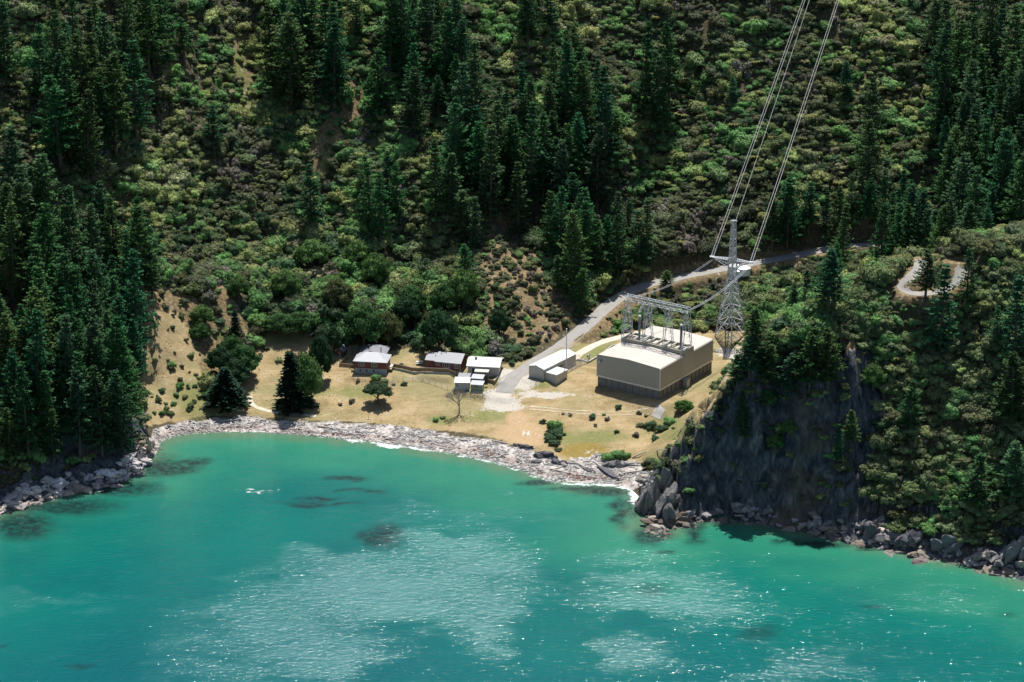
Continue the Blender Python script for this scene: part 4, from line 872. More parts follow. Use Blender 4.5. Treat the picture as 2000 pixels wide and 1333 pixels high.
# the big hall ----------------
o0, rz, Wd = frame2((1165, 752.5), (1288.5, 782), 8.0); _, _, Lb = frame2((1288.5, 782), (1407, 726), 8.0)
hall = empty('hall', o0, rz, 'large windowless cream metal hall on a dark concrete base beside the pylon', 'hall')
PL, HE, RI = 2.9, 9.6, 10.2; v1, v2 = Lb * .44, Lb * .62
b = MB(); b.box(.35, Wd - .35, .35, Lb - .35, -1.5, PL)
for k in range(10): b.box(.35 + k * (Wd - .7) / 9 - .16 + (.16 if k == 0 else 0), .35 + k * (Wd - .7) / 9 + .16 - (.16 if k == 9 else 0), .14, .35, -1.4, PL)
for k in range(14): b.box(Wd - .35, Wd - .14, .35 + k * (Lb - .7) / 13 - (.0 if k == 0 else .16), .35 + k * (Lb - .7) / 13 + (.0 if k == 13 else .16), -1.4, PL)
b.build('base', M['concrete'], hall)
def hall_block(y0, y1, nm):
    """cladding box with softly rounded eaves"""
    n_ = 7; prof = []; R_ = .55
    for s in (0, 1):
        for k in range(n_):
            a = math.pi / 2 * k / (n_ - 1); xx = R_ - R_ * math.cos(a); zz = HE - R_ + R_ * math.sin(a) + (RI - HE) * xx / (Wd / 2)
            prof.append((xx, zz))
        break
    left = [(0, PL)] + prof; right = [(Wd - x, z) for x, z in left[::-1]]; ring = left + [(Wd / 2, RI)] + right
    m_ = len(ring); wall = MB(); roof = MB(); nl = len(left)
    vs = [(x, y0, z) for x, z in ring] + [(x, y1, z) for x, z in ring]
    wall.poly([vs[0], vs[1], vs[m_ + 1], vs[m_]], [(0, 3, 2, 1)]); wall.poly([vs[m_ - 2], vs[m_ - 1], vs[2 * m_ - 1], vs[2 * m_ - 2]], [(0, 3, 2, 1)])
    wall.poly(vs[:m_], [tuple(range(m_))]); wall.poly(vs[m_:], [tuple(range(m_))[::-1]])
    for k in range(1, m_ - 2): roof.poly([vs[k], vs[k + 1], vs[m_ + k + 1], vs[m_ + k]], [(0, 3, 2, 1)])
    corr = MB(); 
    return wall, roof
for y0, y1 in ((0, v1), (v1, v2), (v2, Lb)):
    wl_, rf_ = hall_block(y0, y1, ''); wl_.build('wall', M['cream_wall'], hall); rf_.build('roof', M['cream_roof'], hall, smooth=False)
b = MB(); 
for z_ in (PL,): b.box(-.05, Wd + .05, -.06, .0, z_ - .12, z_ + .42); b.box(Wd, Wd + .06, 0, Lb, z_ - .12, z_ + .42); b.box(-.06, 0, 0, Lb, z_ - .12, z_ + .42)
b.build('flashing', M['flashing'], hall)
b = MB()
for k in range(1, 28):
    u = k * Wd / 28; b.box(u - .03, u + .03, -.035, .0, PL + .42, HE - .35 + min(u, Wd - u) * .08)
for k in range(1, 34):
    u = k * Lb / 34; b.box(Wd, Wd + .035, u - .03, u + .03, PL + .42, HE - .62)
b.build('cladding_ribs', M['cream_wall'], hall)
b = MB()
for k in range(1, 17):
    u = k * v1 / 17
for k in range(1, 12):
    u = k * Wd / 12
b = MB(); b.box(-.04, .22, -.04, .22, PL + .42, HE - .3); b.box(Wd - .2, Wd + .06, -.07, .2, PL + .42, HE - .3); b.box(Wd + .0, Wd + .07, v1 - .15, v1 + .15, PL + .42, HE - .5); b.build('corner_trim', M['flashing'], hall)
b = MB(); b.box(Wd - .6, Wd + .12, v1 + .1, v2 - .1, PL + .5, RI + .9); b.build('raised_wall', M['cream_wall'], hall); b = MB(); b.box(-.1, .5, v1 + .1, v2 - .1, PL + .5, RI + .6); b.build('raised_wall', M['cream_wall'], hall)
b = MB(); b.box(.5, Wd - .6, v1 - .2, v1 + .12, RI - .35, RI + .75); b.box(.5, Wd - .6, v1 + .75, v1 + .95, RI - .1, RI + .75)
for k in range(9): u = .9 + k * (Wd - 2.2) / 8; b.box(u, u + .55, v1 + .95, v2 + .4, RI + .25, RI + .6)
b.box(.5, Wd - .6, v2 + .4, v2 + .6, RI - .2, RI + .6)
b.build('platform', simple('platform', (.34, .32, .25), .8, .15, 1), hall)
b = MB()
for k in range(12): u = .8 + k * (Wd - 1.6) / 11; b.box(u - .04, u + .04, v1 - 1.35, v1 - .2, RI - .35, RI - .27)
b.box(.8, Wd - .8, v1 - 1.42, v1 - 1.34, RI - .35, RI - .27); b.build('walkway_rail', M['steel'], hall)
b = MB(); b.box(Wd + .0, Wd + 1.5, Lb * .42, Lb * .42 + 1.8, -1, 2.3); b.box(Wd - .1, Wd + 1.7, Lb * .42 - .15, Lb * .42 + 2.0, 2.3, 2.45); b.build('porch', M['cream_wall'], hall)
b = MB(); b.box(1.2, 1.9, -.5, 0, HE - 1.9, HE - 1.5); b.bar((1.55, -.45, HE - 1.8), (1.3, -.7, HE - 2.1), .25, .3, 8); b.build('floodlight', M['galv'], hall)
# gantry on the roof -------------
def lat(mb, p, q, wdt, n_, r=.07, tri=True, up=Vector((0, 0, 1))):
    """square lattice member from p to q"""
    p = Vector(p); q = Vector(q); d = (q - p).normalized(); s = d.cross(up).normalized() * wdt / 2; t_ = s.cross(d).normalized() * wdt / 2
    cs = [s + t_, s - t_, -s - t_, -s + t_]
    for c in cs: mb.bar(p + c, q + c, r)
    for k in range(n_):
        a = p + (q - p) * (k / n_); b2 = p + (q - p) * ((k + 1) / n_)
        for j in range(4):
            c, e_ = cs[j], cs[(j + 1) % 4]
            if k % 2: c, e_ = e_, c
            mb.bar(a + c, b2 + e_, r * .7)
gan = empty('gantry', hall.matrix_world @ Vector((0, 0, 0)), 0, 'grey steel lattice gantry on four trestles standing on the cream roof', 'gantry')
HM = Matrix.Translation(o0) @ Matrix.Rotation(rz, 4, 'Z'); gan.location = HM @ Vector((0, (v1 + v2) / 2, RI - .5)); gan.rotation_euler = (0, 0, rz)
GH = 13.0; ym = (v2 - v1) / 2 + .3
b = MB(); lat(b, (-.2, 0, GH), (Wd - .2, 0, GH), 1.5, 18, .085); b.build('beam', M['steel'], gan)
for ux in (.4, Wd * .345, Wd * .665, Wd - .9):
    b = MB(); dz_ = 0
    for sx in (-.35, .35):
        b.bar((ux + sx * .6, -ym, -.3), (ux + sx * 1.6, -.75, GH - .7), .12); b.bar((ux + sx * .6, ym, 0), (ux + sx * 1.6, .75, GH - .7), .12)
    N_ = 8
    for k in range(N_):
        t0 = k / N_; t1 = (k + 1) / N_; ya = ym + (.75 - ym) * t0; yb = ym + (.75 - ym) * t1; za = t0 * (GH - .7); zb = t1 * (GH - .7); s_ = 1 if k % 2 else -1
        b.bar((ux, s_ * ya, za), (ux, -s_ * yb, zb), .065); b.bar((ux, -yb, zb), (ux, yb, zb), .06)
        for sy in (-1, 1): b.bar((ux - .3 * s_, sy * ya, za), (ux + .3 * s_, sy * yb, zb), .05)
    for sx in (-1, 1):
        if 0 < ux + sx * 2 < Wd: b.bar((ux + sx * .5, 0, GH - 4), (ux + sx * 2.2, 0, GH - .8), .08)
    b.build('trestle', M['steel'], gan)
for ux, h_, mt in ((Wd * .20, 6.8, 'galv'), (Wd * .86, 6.8, 'rust')):
    e = empty('bushing', HM @ Vector((ux, v1 + 3.2, RI + .3)), rz, 'slate grey high voltage bushing under the left end of the gantry' if ux < 9 else 'brownish high voltage bushing under the right end of the gantry', 'insulator')
    b = MB(); b.bar((0, 0, 0), (0, 0, h_), .30, .24, 10)
    for k in range(20): b.bar((0, 0, .8 + k * .29), (0, 0, .88 + k * .29), .42, .36, 10)
    b.build('column', M['galv' if ux < 9 else 'concrete'], e); b = MB(); b.bar((0, 0, h_), (0, 0, h_ + .35), .45, .3, 10); b.bar((0, 0, h_ + .35), (0, 0, h_ + .5), .3, .1, 10); b.build('cap', M['tank_white'], e)
    b = MB(); b.box(-.6, .6, -.6, .6, -.5, .12); b.build('pedestal', M['galv'], e)
for k, (ux, zz) in enumerate(((Wd * .265, 2.9), (Wd * .285, 2.9))):
    b = MB(); a_ = Vector((ux, (v1 + v2) / 2, RI - .5 + GH - .8)); q_ = Vector((ux - 1.4, (v1 + v2) / 2 - .3, RI - .5 + GH - 4)); b.bar(a_, q_, .06, .06, 5)
    for j in range(12): c_ = a_.lerp(q_, .15 + j * .07); d_ = (q_ - a_).normalized() * .05; b.bar(c_ - d_, c_ + d_, .16, .16, 7)
    o = b.build('insulator_string', M['tank_white']); o.matrix_world = HM; tag(o, f"{'left' if k == 0 else 'right'} of two pale insulator strings hanging below the left half of the gantry", 'insulator', 'insulator strings under the gantry')
# pylon ---------------------------
legs = [P(1397, 651, 10.2), P(1429, 664, 10.0), P(1456, 650, 10.4)]; legs = [Vector(v) for v in legs]; legs.append(legs[0] + legs[2] - legs[1])
ctr = sum(legs, Vector()) / 4; ang = 0
pyl = empty('pylon', (ctr.x, ctr.y, gz(ctr.x, ctr.y)), 0, 'tall grey lattice power pylon with one long crossarm behind the cream hall', 'pylon'); zb0 = pyl.location.z
topz = HC - ctr.y * math.tan(PITCH + math.atan((431 - 666.5) / FP)); Hh = topz - zb0
lev = [(0, 1), (.13, .84), (.25, .68), (.36, .53), (.46, .39), (.55, .30), (.62, .26), (.68, .24), (.76, .22), (.84, .20), (.92, .18), (1, .16)]
dirs = [Vector((l.x - ctr.x, l.y - ctr.y, 0)) for l in legs]
def lp(k, j): t_, s_ = lev[k]; return dirs[j % 4] * s_ + Vector((0, 0, t_ * Hh))
b = MB()
for j in range(4):
    foot = dirs[j] + Vector((0, 0, gz(legs[j].x, legs[j].y) - zb0 - .5)); b.bar(foot, lp(0, j), .2)
    for k in range(len(lev) - 1): b.bar(lp(k, j), lp(k + 1, j), .18 - .009 * k)
b.build('leg_frame', M['steel'], pyl); b = MB()
for k in range(len(lev) - 1):
    for j in range(4):
        a_, c_, d_, e_ = lp(k, j), lp(k, j + 1), lp(k + 1, j), lp(k + 1, j + 1); rr_ = .10 if k < 5 else .062
        b.bar(a_, e_, rr_); b.bar(c_, d_, rr_); b.bar(d_, e_, rr_)
        if k < 4:
            m1 = (a_ + d_) / 2; m2 = (c_ + e_) / 2; mm = (a_ + e_ + c_ + d_) / 4; b.bar(m1, mm, .06); b.bar(m2, mm, .06); b.bar(m1, a_.lerp(e_, .25), .06)
        else:
            md = (lp(k, j) + lp(k + 1, j)) / 2; me_ = (lp(k, j + 1) + lp(k + 1, j + 1)) / 2; (b.bar(md, e_, .06), b.bar(a_, me_, .06)) if k < 8 else None
b.build('bracing', M['steel'], pyl)
za = Hh * .68; al = P(1389, 500, 0); AL = None
def at_depth(px, py, yy): a_, b_, c_ = ray(px, py); t_ = yy / b_; return Vector((a_ * t_, yy, HC + c_ * t_))
tipL = at_depth(1391, 500, ctr.y + 2.6); tipR = at_depth(1467, 515, ctr.y - 3.0); cz = (tipL.z + tipR.z) / 2
tipL.z = tipR.z = cz; offs = Vector((ctr.x, ctr.y, zb0)); d_ = (tipR - tipL).normalized(); s_ = Vector((-d_.y, d_.x, 0)) * 1.1
for tip, sg in ((tipL, -1), (tipR, 1)):
    b = MB(); T_ = tip - offs; root = Vector((0, 0, cz - zb0)) + d_ * sg * 1.1
    for q in (s_, -s_):
        b.bar(root + q, T_ + q * .25, .13); b.bar(root + q * .9 + Vector((0, 0, -2.3)), T_ + q * .2, .11)
        for k in range(6):
            f0 = k / 6; f1 = (k + 1) / 6; A0 = (root + q).lerp(T_ + q * .25, f0); A1 = (root + q).lerp(T_ + q * .25, f1); B0 = (root + q * .9 + Vector((0, 0, -2.3))).lerp(T_ + q * .2, f0); B1 = (root + q * .9 + Vector((0, 0, -2.3))).lerp(T_ + q * .2, f1)
            b.bar(A0, B1, .065); b.bar(B0, B1 if k % 2 else A0, .06); b.bar(A1, B1, .06)
    for k in range(6):
        A0 = (root + s_).lerp(T_ + s_ * .25, k / 6); A1 = (root - s_).lerp(T_ - s_ * .25, (k + 1) / 6); b.bar(A0, A1, .06); b.bar((root - s_).lerp(T_ - s_ * .25, k / 6), A0, .06)
    b.box(T_.x - .7, T_.x + .7, T_.y - .4, T_.y + .4, T_.z - .2, T_.z + .2); b.build('crossarm', M['steel'], pyl)
b = MB(); tz = Hh; b.bar((-1.0, 0, tz), (1.0, -.4, tz), .12); b.bar((-1, 0, tz), (0, 0, tz - 1.5), .09); b.bar((1, -.4, tz), (0, 0, tz - 1.5), .09); b.build('peak', M['steel'], pyl)
# conductors uphill and the downleads -------------
def cable(name, p, q, sag, r, label, n_=26, mat='wire', twin=0., group=None):
    b = MB(); p = Vector(p); q = Vector(q); h_ = (q - p); sd = Vector((-h_.y, h_.x, 0)).normalized()
    for o_ in ((-twin, twin) if twin else (0,)):
        prev = None
        for k in range(n_ + 1):
            t_ = k / n_; c = p.lerp(q, t_) + sd * o_ + Vector((0, 0, -4 * sag * t_ * (1 - t_)))
            if prev is not None: b.bar(prev, c, r, r, 4)
            prev = c
    o = b.build(name, M[mat]); return tag(o, label, 'power line', group)
farL = at_depth(1674, -300, 905); farR = at_depth(1733, -300, 905)
def strings(p, q, label):
    d = (Vector(q) - Vector(p)).normalized(); s2 = Vector((-d.y, d.x, 0)).normalized() * .35; e = empty('insulator_string', p, 0, label, 'insulator')
    for sg in (-1, 1):
        b = MB(); b.bar(s2 * sg, s2 * sg + d * 5.6, .05, .05, 4)
        for k in range(22): c = s2 * sg + d * (.6 + k * .21); b.bar(c, c + d * .07, .17, .17, 7)
        b.build('disc_string', M['galv'], e)
    return Vector(p) + d * 5.6
a1 = strings(tipL, farL, 'paired insulator string at the left tip of the pylon crossarm'); a2 = strings(tipR, farR, 'paired insulator string at the right tip of the pylon crossarm')
cable('power_line', a1, farL, 1.2, .062, 'left pair of conductors running from the pylon up over the hillside', twin=.38)
cable('power_line', a2, farR, 1.2, .062, 'right pair of conductors running from the pylon up over the hillside', twin=.38)
cable('power_line', Vector((ctr.x + .6, ctr.y, topz)), at_depth(1678, -300, 905), 1.0, .05, 'thin single earth wire from the top of the pylon up the hillside')
gR = gan.location + Matrix.Rotation(rz, 3, 'Z') @ Vector((Wd - .4, 0, GH)); gL = gan.location + Matrix.Rotation(rz, 3, 'Z') @ Vector((1.0, 0, GH))
cable('power_line', tipR + Vector((-.6, 0, -1.2)), gR, 1.5, .07, 'pair of downleads from the right crossarm tip to the gantry', 14, 'steel', .3)
cable('power_line', tipL + Vector((.2, -.4, -.6)), gL, 2.0, .06, 'pair of downleads from the left crossarm tip to the gantry', 14, 'steel', .3)
bL = HM @ Vector((Wd * .86, v1 + 3.2, RI + 7.3)); cable('jumper_wire', bL, gan.location + Matrix.Rotation(rz, 3, 'Z') @ Vector((Wd - 1.2, .3, GH - 4.2)), .3, .08, 'pale connection from the right bushing up to the gantry trestle', 8, 'tank_white')
# poles
def pole(px, py, top, r, label, mat='steel', name='pole', lamp=False):
    x, y, z = [float(v) for v in hit(px, py)]; hgt = (HC - z - y * math.tan(PITCH + math.atan((top - 666.5) / FP)))
    e = empty(name, (x, y, z), 0, label, 'pole'); b = MB(); b.bar((0, 0, -.5), (0, 0, hgt), r, r * .6, 8); b.build('shaft', M[mat], e)
    if lamp: b = MB(); b.bar((0, 0, hgt), (0, 0, hgt + .6), .22, .16, 8); b.build('cap', M['tank_white'], e)
    b = MB(); b.box(-.3, .3, -.3, .3, -.4, .12); b.build('footing', M['concrete_light'], e); return e
pole(1106, 729, 646, .19, 'tall grey pole beside the small annex of the long white shed', lamp=True)
pole(1416, 690, 640, .22, 'dark post in the grass behind the far corner of the cream hall', 'dark_steel')
pole(543.5, 712, 697, .07, 'small post with a crosspiece in the old garden on the left grass', 'old_wood'); pole(719.5, 819, 806, .07, 'short marker post near the beach below the round tree', 'dark_steel', 'marker_post')
# gable / hip building helper -------------
def slab_roof(b, x0, x1, y0, y1, ze, zr, o=.35, kind='gable', t=.14):
    """roof over a rectangle, ridge along x"""
    ym_ = (y0 + y1) / 2; X0, X1, Y0, Y1 = x0 - o, x1 + o, y0 - o, y1 + o; dz_ = (zr - ze) * o / ((y1 - y0) / 2); E = ze - dz_
    hx_ = (y1 - y0) / 2 + o if kind == 'hip' else 0
    top = [(X0, Y0, E + t), (X1, Y0, E + t), (X1, Y1, E + t), (X0, Y1, E + t), (X0 + hx_, ym_, zr + t), (X1 - hx_, ym_, zr + t)]
    bot = [(x, y, z - t) for x, y, z in top]; f = [(0, 1, 5, 4), (2, 3, 4, 5), (1, 2, 5), (3, 0, 4)]
    if kind == 'gable': f = [(0, 1, 5, 4), (2, 3, 4, 5)]
    b.poly(top + bot, f + [tuple(i + 6 for i in q[::-1]) for q in f] + [(0, 6, 7, 1), (2, 8, 9, 3)] + ([(1, 7, 8, 2), (3, 9, 6, 0)] if kind == 'hip' else [(1, 7, 11, 5), (5, 11, 8, 2), (3, 9, 10, 4), (4, 10, 6, 0)]))
def gable_walls(b, x0, x1, y0, y1, z0, ze, zr, kind='gable'):
    ym_ = (y0 + y1) / 2; b.box(x0, x1, y0, y1, z0, ze)
    if kind == 'gable': b.poly([(x0, y0, ze), (x0, y1, ze), (x0, ym_, zr)], [(0, 2, 1)]); b.poly([(x1, y0, ze), (x1, y1, ze), (x1, ym_, zr)], [(0, 1, 2)])
def window(e, x0, x1, y, z0, z1, n_=2, side=None):
    """white framed window; side=True puts it on a wall facing +x at x=y"""
    f = MB(); p = MB()
    def bx(m, a, c, d, q, z, w_):
        (m.box(a, c, d, q, z, w_) if side is None else m.box(-q + 2 * y, -d + 2 * y, a, c, z, w_))
    bx(f, x0, x1, y - .10, y - .002, z0, z0 + .12); bx(f, x0, x1, y - .10, y - .002, z1 - .12, z1)
    for k in range(n_ + 1): xx = x0 + (x1 - x0 - .12) * k / n_; bx(f, xx, xx + .12, y - .10, y - .002, z0 + .12, z1 - .12)
    bx(p, x0 + .1, x1 - .1, y - .05, y - .004, z0 + .1, z1 - .1)
    o = f.build('window', M['white'], e); p.build('pane', M['glass'], o)
# house one
o1, r1, W1 = frame2((693, 729.5), (754.5, 732.8), 7.4)
h1 = empty('house', o1, r1, 'left of two brick houses, with pale grey hipped roof and high grey basement', 'house')
b = MB(); b.box(0, W1, 0, 6.2, -1, 1.75); b.box(.3, W1 * .82, 6.2, 13, -1, 1.9); b.build('basement', M['concrete_light'], h1)
b = MB(); b.box(.04, W1 - .04, .04, 6.2, 1.75, 4.1); b.box(.34, W1 * .82 - .04, 6.2, 12.96, 1.9, 4.1); b.build('wall', M['brick'], h1)
b = MB(); slab_roof(b, 0, W1, 0, 6.2, 4.1, 5.75, .45, 'hip'); b.build('roof', M['roof_pale'], h1)
b = MB()
x0, x1, y0, y1 = .3, W1 * .82, 3.0, 13.0; X0, X1, Y0, Y1 = x0 - .45, x1 + .45, y0, y1 + .45; xm = (X0 + X1) / 2
b.poly([(X0, Y0 + 2.2, 4.05), (X1, Y0 + 2.2, 4.05), (X1, Y1, 4.05), (X0, Y1, 4.05), (xm, Y0 + .6, 6.0), (xm, Y1 - 3.8, 6.0), (X0, Y0 + 2.2, 3.9), (X1, Y0 + 2.2, 3.9), (X1, Y1, 3.9), (X0, Y1, 3.9)], [(3, 0, 4, 5), (1, 2, 5, 4), (2, 3, 5), (0, 1, 4), (0, 3, 9, 6), (3, 2, 8, 9), (2, 1, 7, 8), (6, 9, 8, 7)])
b.build('roof', M['roof_grey'], h1)
window(h1, 1.2, 2.9, .04, 2.35, 3.7, 3); window(h1, 5.0, 6.8, .04, 2.3, 3.65, 3)
for xx in (1.5, 3.4, 5.5): b = MB(); b.box(xx, xx + .45, -.03, 0, .7, 1.35); b.build('vent', M['black'], h1)
b = MB(); b.bar((3.0, 6.8, 4.3), (3.0, 6.8, 6.6), .18, .18, 8); b.box(2.75, 3.25, 6.55, 7.05, 6.5, 6.7); b.build('flue', M['black'], h1)
b = MB(); b.bar((6.8, 6.0, 4.3), (6.8, 6.0, 6.4), .14, .14, 8); b.build('flue', M['dark_steel'], h1)
b = MB(); b.box(W1, W1 + .06, 1.0, 2.2, -.2, 1.6); b.build('door', M['black'], h1)
b = MB(); b.box(W1, W1 + 1.3, 2.6, 5.4, 1.45, 1.6)
for yy in (2.65, 5.25): b.box(W1 + 1.15, W1 + 1.28, yy, yy + .12, -.6, 1.45)
b.build('steps', M['old_wood'], h1)
# house two
o2, r2, W2 = frame2((832, 722), (898.5, 728.5), 8.0)
h2 = empty('house', o2, r2, 'low dark red brick house with a stepped grey gable roof, right of the two', 'house')
b = MB(); gable_walls(b, 2.9, W2, 0, 7.4, .35, 3.0, 4.6); gable_walls(b, 0, 2.9, .6, 6.4, .35, 3.0, 4.2); b.build('wall', M['brick'], h2)
b = MB(); b.box(-.05, W2 + .05, -.06, 7.4, -.6, .35); b.build('basement', M['concrete_light'], h2)
b = MB(); slab_roof(b, 3.2, W2, 0, 7.4, 3.0, 4.6, .45); b.build('roof', M['roof_grey'], h2); b = MB(); slab_roof(b, 0, 2.7, .6, 6.4, 2.98, 4.2, .42); b.build('roof', M['roof_grey'], h2)
window(h2, 3.1, 4.4, 0, 1.7, 2.6, 2); window(h2, 5.2, 7.6, 0, 1.25, 2.65, 4); window(h2, 8.7, 9.9, 0, 1.2, 2.65, 2)
b = MB(); b.box(W2 - .06, W2 + .05, -.08, .06, .3, 3.0); b.build('downpipe', M['white'], h2)
b = MB(); b.bar((2.4, 2.2, 3.2), (2.4, 2.2, 4.4), .1, .1, 6); b.build('flue', M['white'], h2)
# garage
o3, r3, W3 = frame2((913.6, 731.5), (974, 734.5), 7.9)
gq = empty('garage', o3, r3, 'cream garage with bright white roof and lean-to at the end of the road', 'garage')
b = MB(); gable_walls(b, 0, W3, 0, 7.6, -.6, 2.75, 3.75); b.build('wall', M['off_white'], gq)
b = MB(); slab_roof(b, 0, W3, 0, 7.6, 2.75, 3.75, .4); b.build('roof', M['white'], gq)
b = MB(); b.box(1.3, 2.0, -.05, 0, 0, 2.0); b.build('door', M['black'], gq); b = MB(); b.box(W3, W3 + .06, 1.0, 6.6, -.1, 2.5); b.build('garage_door', M['glass'], gq)
b = MB(); b.box(2.4, 6.6, -3.0, -.05, 2.0, 2.12); b.build('lean_to_roof', M['off_white'], gq)
b = MB()
for xx in (2.5, 6.4): b.box(xx, xx + .12, -2.95, -2.83, -.8, 2.0)
b.build('post', M['wood'], gq)
b = MB(); b.box(1.7, 2.3, 3.0, 3.5, 3.4, 4.3); b.build('chimney', M['brown_board'], gq)
# small sheds
def shed(p0, p1, z, dep, h0, h1, wall, roof, label, name='shed', extra=None, o=.2):
    oo, rr_, ww = frame2(p0, p1, z); e = empty(name, oo, rr_, label, 'shed'); b = MB()
    b.poly([(0, 0, -.6), (ww, 0, -.6), (ww, dep, -.6), (0, dep, -.6), (0, 0, h0), (ww, 0, h0), (ww, dep, h1), (0, dep, h1)], [(0, 3, 2, 1), (4, 5, 6, 7), (0, 1, 5, 4), (1, 2, 6, 5), (2, 3, 7, 6), (3, 0, 4, 7)]); b.build('wall', M[wall], e)
    sl2 = (h1 - h0) / dep; b = MB(); T = [(-o, -o, h0 - o * sl2 + .02), (ww + o, -o, h0 - o * sl2 + .02), (ww + o, dep + o, h1 + o * sl2 + .02), (-o, dep + o, h1 + o * sl2 + .02)]
    b.poly(T + [(x, y, z_ + .09) for x, y, z_ in T], [(0, 3, 2, 1), (4, 5, 6, 7), (0, 1, 5, 4), (1, 2, 6, 5), (2, 3, 7, 6), (3, 0, 4, 7)]); b.build('roof', M[roof], e)
    if extra: b = MB(); b.box(*extra); b.build('window', M['glass'], e)
    return e, ww
shed((888.5, 762.5), (916.5, 763), 6.6, 3.2, 2.35, 2.75, 'galv', 'white', 'pale grey shed with a bright white roof beside the green one', extra=(.5, .9, -.04, 0, 1.2, 1.7))
shed((919.5, 764.5), (942, 766), 6.6, 2.6, 2.1, 2.3, 'green_board', 'roof_pale', 'small green boarded shed with a grey roof', extra=(1.4, 1.8, -.04, 0, 1.2, 1.7))
shed((895, 750), (916, 751), 7.0, 2.8, 2.0, 2.25, 'galv', 'roof_grey', 'dark roofed shed tucked behind the white roofed one')
shed((921, 752.5), (942, 754), 7.0, 2.8, 2.1, 2.3, 'green_board', 'roof_pale', 'grey roofed shed between the garage and the green boarded one')
oo, rr_, ww = frame2((656.5, 695.5), (671, 697), gz(*P(664, 694, 9)[:2])); ht_ = empty('hut', oo, rr_, 'tiny dark brown boarded hut with a gable front, left of the houses', 'hut')
b = MB(); b.box(0, ww, 0, 3, -.4, 1.75); b.poly([(0, 0, 1.75), (ww, 0, 1.75), (ww / 2, 0, 2.6)], [(0, 1, 2)]); b.poly([(0, 3, 1.75), (ww, 3, 1.75), (ww / 2, 3, 2.6)], [(2, 1, 0)]); b.build('wall', M['brown_board'], ht_)
for sg, nm_ in ((0, 'roof'), (1, 'roof')):
    b = MB(); q = [(-.25, 1.52), (ww / 2, 2.66)] if sg == 0 else [(ww + .25, 1.52), (ww / 2, 2.66)]
    b.poly([(q[0][0], -.25, q[0][1]), (q[1][0], -.25, q[1][1]), (q[1][0], 3.2, q[1][1]), (q[0][0], 3.2, q[0][1]), (q[0][0], -.25, q[0][1] + .1), (q[1][0], -.25, q[1][1] + .1), (q[1][0], 3.2, q[1][1] + .1), (q[0][0], 3.2, q[0][1] + .1)], [(0, 3, 2, 1), (4, 5, 6, 7), (0, 1, 5, 4), (1, 2, 6, 5), (2, 3, 7, 6), (3, 0, 4, 7)]); b.build(nm_, M['roof_grey'], ht_)
b = MB(); b.box(ww * .35, ww * .65, -.04, 0, -.2, 1.5); b.build('door', M['wood'], ht_)
# long white shed
o4, r4, W4 = frame2((1033, 736), (1062, 743.5), 7.8); _, _, L4 = frame2((1062, 743.5), (1127, 713), 7.8)
ls = empty('shed', o4, r4, 'long white roofed shed with a lower annex standing beside the road', 'shed')
b = MB(); b.box(0, W4, 0, L4, -.6, 3.4); b.poly([(0, 0, 3.4), (W4, 0, 3.4), (W4 / 2, 0, 4.1)], [(0, 1, 2)]); b.poly([(0, L4, 3.4), (W4, L4, 3.4), (W4 / 2, L4, 4.1)], [(2, 1, 0)]); b.build('wall', M['off_white'], ls)
b = MB(); o_ = .2; b.poly([(-o_, -o_, 3.36), (W4 / 2, -o_, 4.13), (W4 + o_, -o_, 3.36), (W4 + o_, L4 + o_, 3.36), (W4 / 2, L4 + o_, 4.13), (-o_, L4 + o_, 3.36), (-o_, -o_, 3.46), (W4 / 2, -o_, 4.23), (W4 + o_, -o_, 3.46), (W4 + o_, L4 + o_, 3.46), (W4 / 2, L4 + o_, 4.23), (-o_, L4 + o_, 3.46)],
   [(6, 7, 10, 11), (7, 8, 9, 10), (0, 5, 4, 1), (1, 4, 3, 2), (0, 1, 7, 6), (1, 2, 8, 7), (2, 3, 9, 8), (3, 4, 10, 9), (4, 5, 11, 10), (5, 0, 6, 11)]); b.build('roof', M['white'], ls)
b = MB(); b.box(W4, W4 + 4.2, .6, 6.0, -.9, 2.4); b.build('annex', M['off_white'], ls); b = MB(); b.box(W4 + .02, W4 + 4.4, .4, 6.2, 2.42, 2.56); b.build('annex_roof', M['white'], ls)
b = MB(); b.box(W4, W4 + .05, 7.5, 9.0, 0, 2.2); b.build('door', M['glass'], ls)
window(ls, L4 * .55, L4 * .62, W4, 1.4, 2.3, 1, True)
# fences, walls --------------------
def line_pts(pp, step=None):
    w_ = [Vector([float(c) for c in hit(a_, b_)]) for a_, b_ in pp]; out = [w_[0]]
    for p_, q_ in zip(w_[:-1], w_[1:]):
        n_ = max(1, int(round((q_ - p_).length / step))) if step else 1
        for k in range(1, n_ + 1):
            c = p_.lerp(q_, k / n_); c.z = gz(c.x, c.y); out.append(c)
    return out
def wall_line(name, pp, h0, h1, t_, mat, label, cat, step=2.0, parent=None, base_=None):
    L_ = line_pts(pp, step); b = MB()
    for p_, q_ in zip(L_[:-1], L_[1:]):
        d = (q_ - p_); d.z = 0; n_ = Vector((-d.y, d.x, 0)).normalized() * t_ / 2; vs = []
        for z0, z1 in ((h0, h1),):
            vs = [p_ - n_ + Vector((0, 0, h0)), q_ - n_ + Vector((0, 0, h0)), q_ + n_ + Vector((0, 0, h0)), p_ + n_ + Vector((0, 0, h0)), p_ - n_ + Vector((0, 0, h1)), q_ - n_ + Vector((0, 0, h1)), q_ + n_ + Vector((0, 0, h1)), p_ + n_ + Vector((0, 0, h1))]
        b.poly(vs, [(0, 3, 2, 1), (4, 5, 6, 7), (0, 1, 5, 4), (1, 2, 6, 5), (2, 3, 7, 6), (3, 0, 4, 7)])
    o = b.build(name, M[mat], parent)
    if label: tag(o, label, cat)
    return o
